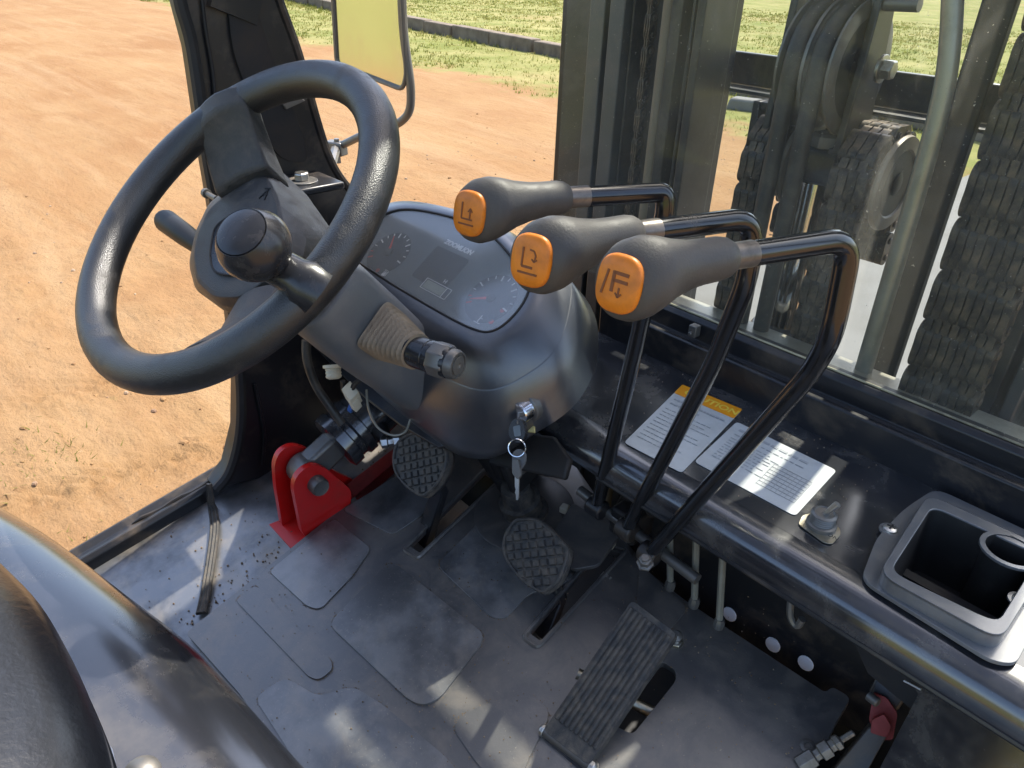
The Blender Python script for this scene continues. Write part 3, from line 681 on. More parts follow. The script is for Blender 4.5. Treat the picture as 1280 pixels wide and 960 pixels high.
# loose rubber strap lying from the sill across the floor
sp_ = [at(262,604,x=-.975), at(264,620,x=-.97), at(267,640,x=-.962)]+fl([(269,660),(266,690),(259,735),(252,768)], .004)
tr = thing('rubber_strap', 'loose ribbed black rubber strip hanging from the sill onto the floor', 'rubber strip', sp_[-1])
cv = cr(sp_, 5); rings = []
for i, p in enumerate(cv):
    t_ = (cv[min(i+1, len(cv)-1)]-cv[max(i-1, 0)]).normalized(); s_ = t_.cross(FN).normalized(); u_ = s_.cross(t_)
    wq = .0035+.0032*min(1, i/9)
    rings.append([p+s_*wq*a+u_*b for a, b in ((-1,0),(-1,.004),(-.7,.006),(-.4,.0042),(0,.0062),(.4,.0042),(.7,.006),(1,.004),(1,0))])
MB().loft(rings).build('strip_body', M['rubber'], tr, 30)

# ------------------------------------------------------------------ steering wheel
WC = Vec((-.683,.266,.5753)); WN = Vec((.0404,-.6415,.7660)).normalized(); WR = .168
wa = Vec((0,0,1)).cross(WN).normalized(); wa = -wa if wa.x < 0 else wa; wb_ = WN.cross(wa)
WPL = (WC, WN)
def wp(pts, lift=0.): return ats(pts, pl=WPL, lift=lift)
sw = thing('steering_wheel', 'worn black steering wheel with one broad spoke and a deep hub', 'steering wheel', WC-WN*.1)
seg = 96; tr_ = .0179
MB().tube([WC+(wa*math.cos(2*math.pi*k/seg)+wb_*math.sin(2*math.pi*k/seg))*WR for k in range(seg)], tr_, 20, True).build('rim', M['wheel'], sw, 60)
# spoke: from the rim down into the hub
s0 = wp([(248,138),(300,112),(318,140)], -.004); 
def quadring(a, b, up, th):   # ring across a spoke between two edge points
    d = (b-a); n_ = 4; pts = [a+d*(k/n_)+up*(.006*math.sin(math.pi*k/n_)) for k in range(n_+1)]
    return pts+[p-up*th for p in reversed(pts)]
e0 = (wp([(247,134)], .018)[0], wp([(300,104)], .018)[0])
e1 = (wp([(247,160)], .010)[0], wp([(304,126)], .010)[0])
e2 = (wp([(256,202)], -.020)[0], wp([(318,168)], -.020)[0])
e3 = (wp([(268,243)], -.040)[0], wp([(334,207)], -.040)[0])
rings = [quadring(a, b, WN, th) for (a, b), th in ((e0,.030),(e1,.034),(e2,.038),(e3,.040))]
sp = MB().loft(rings).build('spoke', M['hub'], sw, 45, .004, 3)
# second (hidden) spoke on the near side
f0 = [WC+wa*(.150)*c1+wb_*(.150)*s1 for c1, s1 in ((math.cos(R(-62)),math.sin(R(-62))),(math.cos(R(-38)),math.sin(R(-38))))]
f1 = [WC-WN*.05+(wa*c1+wb_*s1)*.06 for c1, s1 in ((math.cos(R(-75)),math.sin(R(-75))),(math.cos(R(-25)),math.sin(R(-25))))]
f2 = [f0[i].lerp(f1[i], .5)-WN*.012 for i in (0, 1)]
MB().loft([quadring(f0[0], f0[1], WN, .012), quadring(f2[0], f2[1], WN, .018), quadring(f1[0], f1[1], WN, .024)]).build('spoke', M['hub'], sw, 45, .003, 2)
top = [(240,322),(246,292),(262,258),(318,220),(336,222),(349,248),(356,285),(352,318),(330,352),(300,372),(268,372),(246,352)]
base = [(236,330),(243,292),(262,252),(322,209),(352,214),(384,244),(418,292),(414,318),(392,350),(350,385),(285,392),(244,362)]
midr = [(238,326),(244,291),(261,254),(320,213),(343,216),(364,246),(384,288),(380,320),(360,354),(322,381),(276,384),(245,358)]
bot = [(250,330),(255,300),(275,265),(325,228),(352,232),(380,258),(412,300),(408,322),(388,352),(350,382),(290,388),(255,360)]
rt_ = rnd(wp(top, -.046), .012, 4); rm_ = rnd(wp(midr, -.064), .012, 4); rb_ = rnd(wp(base, -.100), .012, 4); rl_ = rnd(wp(bot, -.135), .012, 4)
cc = sum(rt_, Vec())/len(rt_)
MB().loft([rl_, rb_, rm_, rt_, [cc+(p-cc)*.93+WN*.002 for p in rt_]]).build('hub_cover', M['hub'], sw, 24, .002, 2)
hb = rnd(wp([(262,318),(268,282),(300,262),(318,264),(331,290),(322,330),(290,345),(266,340)], -.0415), .012)
MB().plate(hb, WN, .003).build('horn_button', M['smooth'], sw, 30, .0008)
hcx = sum(hb, Vec())/len(hb)
MB().tube(hb, .0012, 6, True).build('button_groove', M['dull'], sw)
# small emblem on the hub
ec = wp([(331,243)], -.0435)[0]; ex = (wp([(345,246)], -.0435)[0]-ec).normalized(); ey = WN.cross(ex)
em = MB()
for a, b in (((-.005,-.006),(0,.006)),((.005,-.006),(0,.006)),((-.004,0),(.004,0)),((-.006,.007),(.003,.008))):
    em.bar(ec+ex*a[0]+ey*a[1], ec+ex*b[0]+ey*b[1], .0012, .0010, WN)
em.build('emblem', M['dull'], sw, 0)
# spinner knob on the rim
kn = thing('spinner_knob', 'glossy black ball grip on a short stem clamped to the steering wheel rim', 'knob', wp([(392,362)], 0)[0])
k0 = wp([(392,362)], 0)[0]; kc = wp([(322,311)], .047)[0]
kax = (-ray(319,310)*.80+M3 @ Vec((-.42,.42,0))).normalized(); sax = (kc-kax*.02-k0).normalized(); hk = 0.
MB().tube([k0-sax*.004, k0.lerp(kc, .22), k0.lerp(kc, .30), kc-kax*.020-sax*.006, kc-kax*.012], [.0225,.0215,.0160,.0155,.0155], 24).build('knob_stem', M['smooth'], kn)
prk = [(a*.79, b*.79) for a, b in [(.010,-.034),(.0185,-.032),(.0205,-.028),(.0225,-.022),(.030,-.013),(.0345,-.004),(.0365,.006),(.0358,.013),(.0325,.021),(.0275,.0285),(.0262,.0302),(.0255,.0300),(.0250,.0292)]]
MB().lathe(kc, kax, prk, 40).build('knob_grip', M['smooth'], kn, 60)
MB().lathe(kc+kax*.0285*.79, kax, [(.0194,0),(.0194,.0018),(.0145,.0036),(.008,.0044),(.001,.0046)], 40).build('knob_cap', M['smooth'], kn, 60)

# ------------------------------------------------------------------ steering column
col = thing('steering_column', 'grey plastic steering column shroud below the wheel hub', 'steering column', (-.69,.45,.3))
rr = []
for h_, r_, sx_ in ((-.12,.044,1.1),(-.135,.049,1.1),(-.20,.050,1.1),(-.25,.050,1.1),(-.33,.046,1.1)):
    c_ = WC+WN*h_; rr.append([c_+(wa*math.copysign(abs(math.cos(t))**.6, math.cos(t))*sx_+wb_*math.copysign(abs(math.sin(t))**.6, math.sin(t)))*r_ for t in [2*math.pi*k/36 for k in range(36)]])
MB().loft(list(reversed(rr))).build('column_shroud', M['grey'], col, 45, .002)
c_ = WC+WN*-.34
MB().tube([c_, c_-WN*.02, Vec((-.655,.56,.20)), b0+FN*.02], [.03,.028,.02,.018], 14).build('column_tube', M['dull'], col)
bb = MB().lathe(b0, FN+Vec((.0,-.15,0)), [(.036,0),(.034,.006),(.028,.008),(.027,.022),(.030,.024),(.030,.032),(.024,.034),(.020,.06)], 24).build('floor_boot', M['rubber'], col)
uj = b0+Vec((-.01,-.02,.085))
MB().obox(uj+Vec((-.012,0,.01)), (.009,0,.003), (0,.02,.01), (0,-.012,.03)).build('joint_yoke', M['dull'], col, 30, .004)
MB().obox(uj+Vec((.016,0,.0)), (.008,0,.003), (0,.018,.01), (0,-.012,.03)).build('joint_yoke', M['dull'], col, 30, .004)
MB().lathe(uj+Vec((-.03,0,0)), (1,0,.2), [(.010,0),(.010,.055)], 12).build('joint_pin', M['dsteel'], col)
# left-hand stalk
ls = thing('gear_stalk', 'short plain black stalk sticking out to the left of the steering hub', 'stalk', at(245,308, y=.33))
a = at(262,316, pl=WPL, lift=-.10); bq_ = a+Vec((-.115,-.008,.012))
MB().tube([a, a.lerp(bq_, .5), bq_.lerp(a, .05), bq_], [.010,.0135,.0145,.0125], 16).build('stalk_grip', M['stalk'], ls)
# small bolt beside the hub
sbp = at(262,244, pl=WPL, lift=-.09)
sbt = thing('clamp_bolt', 'small dull bolt sticking out beside the top left of the hub', 'bolt', sbp)
MB().lathe(sbp, (-1,0,0), [(.0035,-.02),(.0035,.006),(.006,.0065),(.006,.013),(.005,.014)], 10).build('bolt_head', M['dsteel'], sbt, 30)

# right-hand stalk with its pleated boot
SX = -.632
g0, g1, e_ = at(443,431,x=SX), at(483,374,x=SX), at(521,440,x=SX+.072)
e2_ = at(573,457,x=SX+.122)
u1 = (g1-g0).normalized(); hw = (g1-g0).length/2; ax = Vec((1,0,0)); u2 = ax.cross(u1)
if u2.dot(EYE-g0) < 0: u2 = -u2
bx0 = (g0+g1)/2-u2*hw*.75
st_ = thing('combination_stalk', 'lever with a beige pleated rubber boot and black end switch right of the column', 'stalk', bx0)
def sq(r1, r2, n=28, e=.55):
    return [(math.copysign(abs(math.cos(t))**e, math.cos(t))*r1, math.copysign(abs(math.sin(t))**e, math.sin(t))*r2) for t in [2*math.pi*k/n for k in range(n)]]
NP = 9; rings = []
for k in range(NP*2+1):
    f_ = k/(NP*2); c_ = bx0.lerp(e_, f_); r_ = (hw*(1-f_)+.019*f_)*(1 if k % 2 == 0 else .80)
    rings.append([c_+u1*p+u2*q*(.75+.25*f_) for p, q in sq(r_, r_, 32, .30+.6*f_)])
MB().loft(rings).build('pleated_boot', M['bellows'], st_, 25)
ax = (e2_-e_).normalized(); LB_ = (e2_-e_).length; u1 = (u1-ax*u1.dot(ax)).normalized(); u2 = ax.cross(u1)
k_ = LB_/.058
MB().lathe(e_, ax, [(.017*k_,-.008),(.0185*k_,.0),(.0185*k_,.016*k_),(.0178*k_,.017*k_),(.0178*k_,.019*k_),(.0190*k_,.020*k_),(.0190*k_,.044*k_),(.0175*k_,.048*k_)], 28).build('stalk_barrel', M['smooth'], st_, 30)
MB().lathe(e_+ax*.024*k_, ax, [(.0200*k_,0),(.0208*k_,.002),(.0208*k_,.018*k_),(.0190*k_,.022*k_),(.017*k_,.023*k_)], 8).build('switch_collar', M['dsteel'], st_, 30, .001)
MB().lathe(e_+ax*.047*k_, ax, [(.0172*k_,-.002),(.0172*k_,.006),(.0155*k_,.010),(.0135*k_,.0102),(.0130*k_,.0086),(.0110*k_,.0086),(.0105*k_,.0104),(.003,.0108),(.001,.0096)], 28).build('end_button', M['dsteel'], st_, 30)
text('switch_mark', '0', e_+ax*.008+(u1*.6-u2*.8).normalized()*.0197, u1, -ax, .008, M['white'], st_)

# ------------------------------------------------------------------ instrument pod
PC = at(560,335,d=.93); PN = Vec((.02,-.58,.815)).normalized(); PPL = (PC, PN)
def po(pts, lift=0.): return ats(pts, pl=PPL, lift=lift)
RA = [(455,285),(500,263),(560,271),(612,293),(655,343),(661,362),(646,390),(618,413),(588,410),(530,379),(470,342),(440,318)]
RB = [(446,283),(499,257),(562,262),(630,285),(698,335),(714,360),(700,425),(662,465),(600,487),(520,452),(445,410),(415,350)]
RC = [(440,290),(500,266),(570,274),(650,304),(730,370),(748,437),(722,502),(660,546),(600,562),(540,540),(440,455),(395,405)]
RD = [(450,310),(500,290),(570,300),(650,330),(708,395),(722,450),(700,508),(655,552),(602,574),(545,552),(448,470),(405,420)]
pod = thing('instrument_pod', 'rounded dusty black instrument pod with the gauge panel in front of the driver', 'instrument panel', (PC.x, PC.y, .2))
ra = cr(po(RA), 6, True); rc0 = sum(ra, Vec())/len(ra)
ra_in = [rc0+(p-rc0)*.985-PN*.004 for p in ra]; ra_lip = [rc0+(p-rc0)*1.025+PN*.001 for p in ra]
rb = cr(po(RB, -.034), 6, True); rab = [a.lerp(b, .45)+PN*.011 for a, b in zip(ra_lip, rb)]
rbi = [rc0-PN*.034+((p-(rc0-PN*.034))*.985) for p in rb]
rc = cr(po(RC, -.10), 6, True); rd = cr(po(RD, -.145), 6, True)
rbc = [a.lerp(b, .5)+(a.lerp(b, .5)-(rc0-PN*.07)).normalized()*.001 for a, b in zip(rb, rc)]
MB().loft([rb, rab, ra_lip, ra, ra_in], False, False, flip=False).build('pod_bezel', M['dash'], pod, 60)
MB().loft([rd, rc, rbc, [a.lerp(b, .06) for a, b in zip(rb, rbc)], rbi], True, True).build('pod_shell', M['dash'], pod, 60)
gp = [rc0+(p-rc0)*.99-PN*.0032 for p in ra]
MB().plate(gp, PN, .004).build('gauge_face', M['face'], pod, 30)
MB().plate([p+PN*.0042 for p in ra_in], PN, .0006).build('clear_cover', M['clear'], pod, 0)
MB().tube([rc0+(p-rc0)*1.004+PN*.0006 for p in ra], .0016, 6, True).build('panel_gasket', M['dull'], pod)
px_ = Vec((1,0,0)); px_ = (px_-PN*px_.dot(PN)).normalized(); py_ = PN.cross(px_)
FL = -.0028
def dial(u, v, rad, a0, a1, needle, name):
    c = po([(u, v)], FL)[0]
    MB().plate(circ(c, PN, rad, 40), PN, .0004).build('dial', M['faced'], pod, 0)
    n_ = 13; tk = MB(); rd_ = MB(); arc = []
    for k in range(n_):
        t = R(a0+(a1-a0)*k/(n_-1)); d = px_*math.cos(t)+py_*math.sin(t); l_ = .0075 if k % 3 == 0 else .0045
        (rd_ if k < 2 else tk).bar(c+d*(rad*.96-l_)+PN*.0004, c+d*rad*.96+PN*.0004, .0012 if k % 3 else .0018, .0003, PN)
    tk.build('dial_tick', M['white'], pod, 0)['kind'] = 'stuff'
    rd_.build('red_tick', M['redp'], pod, 0)
    t = R(needle); d = px_*math.cos(t)+py_*math.sin(t)
    MB().plate([c-px_*0+d.cross(PN)*.0022+PN*.0012, c+d*rad*.84+d.cross(PN)*.0004+PN*.0012, c+d*rad*.84-d.cross(PN)*.0004+PN*.0012, c-d.cross(PN)*.0022+PN*.0012], PN, .0004).build('needle', M['redp'], pod, 0)
    MB().lathe(c, PN, [(.006,.0004),(.006,.0018),(.004,.0022)], 16).build('needle_hub', M['dull'], pod)
    return c
dial(614,373,.034,215,-10,206,'temp')
dial(486,316,.034,215,-10,120,'fuel')
text('maker_name', 'ZOOMLION', po([(573,309)], FL)[0], px_, py_, .0098, M['white'], pod, .0002, .0003, .15)
sc_ = po([(550,335)], FL)[0]
MB().plate(rnd([sc_+px_*a+py_*b for a, b in ((-.032,-.026),(.032,-.026),(.032,.026),(-.032,.026))], .004), PN, .0006).build('display', M['faced'], pod, 0)
lc = po([(545,361)], FL)[0]
lq = MB()
for a, b, c2, d2 in ((-.024,-.0075,.024,-.0075),(.024,-.0075,.024,.0075),(.024,.0075,-.024,.0075),(-.024,.0075,-.024,-.0075),(.0155,-.0075,.0155,.0075)):
    lq.bar(lc+px_*a+py_*b+PN*.0006, lc+px_*c2+py_*d2+PN*.0006, .0009, .0003, PN)
lq.build('hour_meter_frame', M['white'], pod, 0)
MB().plate([lc+px_*a+py_*b+PN*.0003 for a, b in ((-.022,-.0058),(.0145,-.0058),(.0145,.0058),(-.022,.0058))], PN, .0003).build('hour_meter', M['lcd'], pod, 0)
text('hour_mark', 'H', lc+py_*.0135+px_*.004, px_, py_, .008, M['white'], pod, .0002)
# warning lamps and pictograms
for u, v, m in ((628,388,'redp'),(614,402,'redp'),(472,338,'redp')):
    c = po([(u, v)], FL)[0]; MB().plate(circ(c, PN, .0032, 12), PN, .0003).build('warning_lamp', M[m], pod, 0)
c = po([(481,341)], FL)[0]
MB().plate([c+px_*a+py_*b for a, b in ((-.0035,-.005),(.002,-.005),(.002,.005),(-.0035,.005))], PN, .0003).build('fuel_icon', M['white'], pod, 0)
MB().bar(c+px_*.004-py_*.004, c+px_*.004+py_*.004, .0009, .0003, PN).build('fuel_hose_icon', M['white'], pod, 0)
c = po([(599,399)], FL)[0]; q_ = MB(); q_.bar(c-py_*.004, c+py_*.006, .0016, .0003, PN); q_.bar(c-px_*.005-py_*.005, c+px_*.005-py_*.005, .0012, .0003, PN); q_.bar(c+py_*.002, c+px_*.004+py_*.002, .001, .0003, PN)
q_.build('temperature_icon', M['white'], pod, 0)
# lower cover edge plate with small clips
LQ = (at(480,490,d=.93), Vec((-.5,-.55,-.35)))
MB().plate(ats([(383,424),(402,424),(440,452),(470,486),(560,556),(548,560),(500,532),(455,497)], pl=(po([(480,490)],-.14)[0], PN)), PN, .006).build('lower_cover', M['satin'], pod, 30, .002)
for u, v in ((439,461),(556,549)):
    c = po([(u, v)], -.128)[0]; MB().obox(c, px_*.006, py_*.0025, PN*.004).build('cover_clip', M['steel'], pod, 30, .001)

# ignition lock and keys
ig = at(650,508,pl=(po([(650,520)],-.085)[0], PN))
lk = thing('ignition_lock', 'round chrome ignition lock under the right side of the instrument pod', 'ignition lock', ig)
kd = (Vec((.05,-.80,-.10))).normalized()
ig0 = at(649,516, d=.845)
MB().lathe(ig0-kd*.03, kd, [(.016,0),(.0165,.016),(.0135,.022),(.0135,.030),(.0125,.032),(.004,.0325)], 24).build('lock_barrel', M['chrome'], lk, 30)
MB().lathe(ig0-kd*.02, kd, [(.0185,0),(.0185,.008),(.0175,.009)], 24).build('lock_nut', M['dsteel'], lk, 30)
KP = (at(647,545,d=.83), Vec((.15,-.85,.45)))
def kp(pts, lift=0.): return ats(pts, pl=KP, lift=lift)
ky = thing('ignition_key', 'key with a dark oval head turned in the ignition lock', 'key', KP[0])
MB().bar(ig0, kp([(647,530)])[0], .006, .0018, (1,0,0)).build('key_blade', M['steel'], ky, 30)
MB().plate(rnd(kp([(637,530),(643,523),(652,524),(657,538),(655,548),(650,554),(641,552),(635,543)]), .004), KP[1], .006).build('key_head', M['smooth'], ky, 30, .0015)
MB().plate(rnd(kp([(641,533),(650,531),(651,545),(643,546)], .0006), .002), KP[1], .002).build('key_inlay', M['face'], ky, 30, .0004)
kr = thing('key_ring', 'thin bright wire ring joining the two keys', 'key ring', kp([(646,562)])[0])
rc_ = kp([(646,560)], .001)[0]; MB().tube(circ(rc_, KP[1]+Vec((.3,0,0)),   .0098, 32), .0009, 6, True).build('ring_wire', M['chrome'], kr)
k2 = thing('spare_key', 'spare steel key with a worn grey head hanging from the ring', 'key', kp([(646,600)])[0])
MB().plate(rnd(kp([(640,566),(648,560),(656,566),(656,578),(651,586),(647,590),(640,580)], -.004), .004), KP[1], .004).build('key_head', M['grey'], k2, 30, .001)
MB().plate(rnd(kp([(640,575),(647,574),(651,594),(647,600),(640,592)], .001), .003), KP[1], .004).build('key_shoulder', M['dsteel'], k2, 30, .001)
MB().plate(kp([(643.5,596),(648.5,596),(648.5,621),(647,625),(645,625),(644.6,618),(643.6,616),(644.6,612),(643.6,608)], 0), KP[1], .002).build('key_blade', M['steel'], k2, 30)
bqk = thing('lock_bracket', 'pale brass coloured bracket tab behind the hanging keys', 'bracket', at(645,533,d=.87))
BP = (at(645,533,d=.87), Vec((0,-.8,.6)))
MB().plate(ats([(630,527),(648,523),(668,533),(668,541),(622,536),(625,529)], pl=BP), BP[1], .003).build('bracket_tab', M['brass'], bqk, 30, .0008)
MB().plate(ats([(612,545),(640,540),(690,545),(712,575),(705,600),(660,590),(610,580)], pl=(at(660,560,d=.93), Vec((0,-.8,.5)))), (0,-.8,.5), .01).build('bracket_plate', M['dull'], bqk, 30, .003)

# ------------------------------------------------------------------ pedals
def pedal(label, outline, d, n, arm_px, slot_px, name):
    c = at(sum(p[0] for p in outline)/len(outline), sum(p[1] for p in outline)/len(outline), d=d)
    n = Vec(n).normalized(); pl = (c, n)
    t = thing(name, label, 'pedal', c)
    o = cr(ats(outline, pl=pl), 4, True)
    MB().plate(o, n, .008).build('pedal_pad', M['rubber'], t, 30, .003)
    MB().plate([c+(p-c)*.94-n*.009 for p in o], n, .006).build('pedal_plate', M['satin'], t, 30, .001)
    MB().tube([c+(p-c)*.94+n*.001 for p in o], .0022, 6, True).build('pad_border', M['rubber'], t)
    # diamond studs
    gx = Vec((1,0,0)); gx = (gx-n*gx.dot(n)).normalized(); gy = n.cross(gx)
    loc = [((p-c).dot(gx), (p-c).dot(gy)) for p in o]
    def inside(x, y):
        r = False
        for i in range(len(loc)):
            (x1, y1), (x2, y2) = loc[i-1], loc[i]
            if (y1 > y) != (y2 > y) and x < (x2-x1)*(y-y1)/(y2-y1)+x1: r = not r
        return r
    e1 = (gx*.8+gy*.6).normalized(); e2 = (gx*-.72+gy*.70).normalized(); p_ = .0118; s_ = MB()
    for i in range(-7, 8):
        for j in range(-7, 8):
            q = c+e1*p_*i+e2*p_*j; x, y = (q-c).dot(gx), (q-c).dot(gy)
            if inside(x*1.13, y*1.13):
                k = .0043
                s_.loft([[q+n*.0+(e1*a+e2*b)*k*1.12 for a, b in ((-1,-1),(1,-1),(1,1),(-1,1))], [q+n*.0026+(e1*a+e2*b)*k*.84 for a, b in ((-1,-1),(1,-1),(1,1),(-1,1))]], True, True)
    s_.build('tread_stud', M['rubber'], t, 20)['kind'] = 'stuff'
    a = c-n*.014; m_ = at(*arm_px, d=d+.05); b = fl([slot_px], -.02)[0]
    rr_ = []
    for p, wd, dp in ((a, .011, .005), (m_, .012, .007), (b, .012, .009)):
        rr_.append([p+Vec((x_*wd, y_*dp, y_*dp*.3)) for x_, y_ in ((-1,-1),(1,-1),(1,1),(-1,1))])
    MB().loft(rr_).build('pedal_arm', M['satin'], t, 30, .002)
    return t
pedal('left inching pedal with a worn diamond tread under the pleated lever', [(514,540),(537,543),(557,558),(561,573),(552,600),(537,617),(526,621),(506,607),(492,586),(494,556)], 1.00, (-.05,-.80,.60), (550,612), (530,676), 'inching_pedal')
pedal('brake pedal with a worn diamond tread below the hanging keys', [(652,647),(676,650),(707,680),(712,694),(702,724),(688,738),(676,742),(650,724),(630,695),(629,672),(640,652)], .945, (-.05,-.74,.67), (697,745), (680,790), 'brake_pedal')
# accelerator treadle
hb_ = fl([(706,940)], .022)[0]
AN = Vec((.02,-.52,.86)).normalized(); APL = (hb_, AN)
def ap(pts, lift=0.): return ats(pts, pl=APL, lift=lift)
ac = thing('accelerator_pedal', 'long ribbed accelerator treadle hinged at its lower end', 'pedal', hb_)
q0, q1, q2, q3 = ap([(790,750),(846,792),(736,957),(679,913)])
MB().plate(rnd([q0, q1, q2, q3], .006), AN, .012).build('treadle', M['rubber'], ac, 30, .003)
for k in range(9):
    f_ = (k+.8)/9.6; a = q0.lerp(q1, f_); b = q3.lerp(q2, f_)
    MB().bar(a.lerp(b, .04), a.lerp(b, .90), .0046, .0036, AN).build('tread_rib', M['rubber'], ac, 30, .0012)
MB().tube([q3.lerp(q2, -.04)-AN*.006, q3.lerp(q2, 1.05)-AN*.006], .0055, 10).build('hinge_pin', M['dsteel'], ac)
MB().lathe(q3.lerp(q2, 1.0)-AN*.006, (q2-q3), [(.008,0),(.008,.005),(.005,.007)], 10).build('hinge_nut', M['steel'], ac, 30, .0006)
MB().lathe(q3.lerp(q2, .0)-AN*.006, (q3-q2), [(.007,0),(.007,.004),(.004,.006)], 10).build('hinge_nut', M['steel'], ac, 30, .0006)
MB().bar(q3.lerp(q2,.02)-AN*.016, q3.lerp(q2,.98)-AN*.016, .022, .014, AN).build('hinge_block', M['satin'], ac, 30, .002)
bs = fl([(845,800)], .018)[0]
bt = thing('pedal_stop', 'small plated bolt and nut standing beside the top of the accelerator treadle', 'bolt', bs)
MB().lathe(bs-FN*.01, FN, [(.0045,0),(.0045,.022)], 10).build('bolt_shank', M['steel'], bt)
MB().lathe(bs-FN*.008, FN, [(.009,0),(.009,.007),(.008,.008)], 6).build('bolt_nut', M['zinc'], bt, 30, .0006)
MB().lathe(bs+FN*.006, FN, [(.007,0),(.008,.003),(.004,.007)], 10).build('bolt_cap', M['dsteel'], bt)
ar = fl([(800,888),(775,880)], -.012)
rt = thing('throttle_rod', 'short bright throttle rod seen through the opening beside the accelerator', 'rod', ar[0])
MB().tube([ar[0]+Vec((.015,.01,0)), ar[1]+Vec((-.05,-.02,.02))], .007, 10).build('rod_body', M['zinc'], rt)

# ------------------------------------------------------------------ hydraulic levers
def lever(label, knob_px, rod_px, bend_px, mid_px, base_px, yb, ybase, sym, group='hydraulic levers in front of the cowl', tap=None):
    B = [at(*p, y=yb) for p in bend_px]                  # bend points of the upright
    base = at(*base_px, y=ybase)
    mids = [at(u, v, y=yb+(ybase-yb)*f_) for u, v, f_ in mid_px]
    kd_ = Vec((-.37,-.93,0))
    zt = B[0].z
    s_pt = at(*rod_px, z=zt); k_pt = at(*knob_px, z=zt)
    t = thing('hydraulic_lever', label, 'lever', base, group)
    top = at(*bend_px[0], z=zt)
    pts = rnd([s_pt, top, *B[1:], *mids, base], .022, 6, False)
    MB().tube(pts, .0085, 16).build('lever_rod', M['rod'], t)
    dr = (top-s_pt).normalized()
    MB().tube([s_pt-dr*.02, s_pt+dr*.022], .00885, 16).build('worn_sleeve', M['wornrod'], t)
    # knob
    kax = (k_pt-s_pt).normalized(); L_ = (k_pt-s_pt).length
    side = kax.cross(Vec((0,0,1))).normalized(); upv = side.cross(kax)
    prf = [(a_*.92, b_) for a_, b_ in [(.0115,-.004),(.0140,.0),(.0152,.006),(.0154,.25*L_),(.0162,.38*L_),(.0192,.55*L_),(.0232,.70*L_),(.0255,.82*L_),(.0252,.92*L_),(.0222,.985*L_),(.0180,1.012*L_),(.0175,1.005*L_)]]
    fN = (kax*.72-ray(*knob_px)*.62).normalized()
    rings = []
    for r_, h_ in prf:
        f_ = max(0, h_/L_); w_ = min(1, max(0, (f_-.5)/.5)); w_ = w_*w_*(3-2*w_)
        nn = kax.lerp(fN, w_).normalized(); s2 = nn.cross(Vec((0,0,1))).normalized(); v2 = s2.cross(nn)
        rings.append([s_pt+kax*h_+v2*(math.sin(a)*r_*(1+.10*f_)-.006*f_*f_)+s2*math.cos(a)*r_*(1-.04*f_) for a in [2*math.pi*k/36 for k in range(36)]])
    MB().loft(rings).build('knob', M['knob'], t, 60)
    fc = s_pt+kax*(1.004*L_)-v2*.006; side, upv = s2, v2
    # orange face: a rounded, slightly domed insert
    FNn = fN
    fr = []
    for sc_2, h_ in ((1.0,.0),(1.0,.0030),(.92,.0044),(.6,.0050),(.2,.0051)):
        fr.append([fc+FNn*h_+(side*p*.0152+upv*q*.0178)*sc_2 for p, q in sq(1, 1, 36, .72)])
    MB().loft(fr).build('knob_face', M['orange'], t, 50)
    # symbol: face local axes; sx to the driver's right, sy up
    sx, sy = side, upv
    if sx.dot(M3 @ Vec((1,0,0))) < 0: sx = -sx
    m_ = MB(); oz = fc+FNn*.0046
    for x1, y1, x2, y2, w_ in sym: m_.bar(oz+sx*x1*.00084+sy*y1*.00084, oz+sx*x2*.00084+sy*y2*.00084, .00125*w_, .0018, FNn)
    m_.build('lever_symbol', M['icon'], t, 0)
    # foot
    MB().lathe(base-Vec((.012,0,0)), (1,0,0), [(.010,0),(.013,.002),(.013,.022),(.010,.024)], 14).build('lever_eye', M['satin'], t, 30, .001)
    return t, base
S1 = [(-9,-10,9,-10,1),(-6,-5,-6,10,1),(-6,-5,7,-5,1),(4,-5,4,4,1),(1.5,2,4,5.5,.7),(6.5,2,4,5.5,.7)]
S2 = [(-9,-10,9,-10,1.1),(-6,-5,-6,10,1),(-6,-5,4,-5,1.3),(0,9,4,8.5,.8),(4,8.5,6,5,.8),(6,5,5,0,.8),(5,0,2.5,2,.7),(5,0,7.5,2,.7)]
S3 = [(-11,-9,-8,9,1.1),(-3,-6,-3,9,1.7),(-3,8,9,8,1.6),(-3,2.5,9,2.5,1.6),(3,-2,3,-9,.9),(.5,-6,3,-9,.8),(5.5,-6,3,-9,.8)]
lv1, b1 = lever('lever farthest left with upward arrow and fork symbol on its orange face', (590,257), (704,247), [(832,240),(832,262)], [(797,425,.45)], (746,634), .525, .575, S1)
lv2, b2 = lever('middle lever of the three with tilting fork symbol on its orange face', (668,314), (790,292), [(943,272),(936,345)], [(893,452,.40)], (783,662), .515, .575, S2)
lv3, b3 = lever('lever nearest the camera with a double bar symbol on its orange face', (779,342), (906,322), [(1064,298),(1040,420)], [(1012,468,.40)], (812,692), .505, .57, S3)
sh_ = thing('lever_shaft', 'dark cross shaft carrying the feet of the three levers', 'shaft', b1)
MB().tube([b1+Vec((-.04,.012,-.004)), b3+Vec((.06,.012,-.004))], .007, 10).build('shaft_bar', M['dsteel'], sh_)
MB().tube([at(845,625,y=.60), at(905,668,y=.60)], .0035, 8).build('shaft_pin', M['steel'], sh_)
MB().lathe(at(896,664,y=.60), (1,0,0), [(.0055,0),(.0055,.008)], 6).build('shaft_nut', M['steel'], sh_, 30)
nut = at(808,695,y=.527)
ln_ = thing('lever_nut', 'plated nut at the foot of the lever nearest the camera', 'nut', nut)
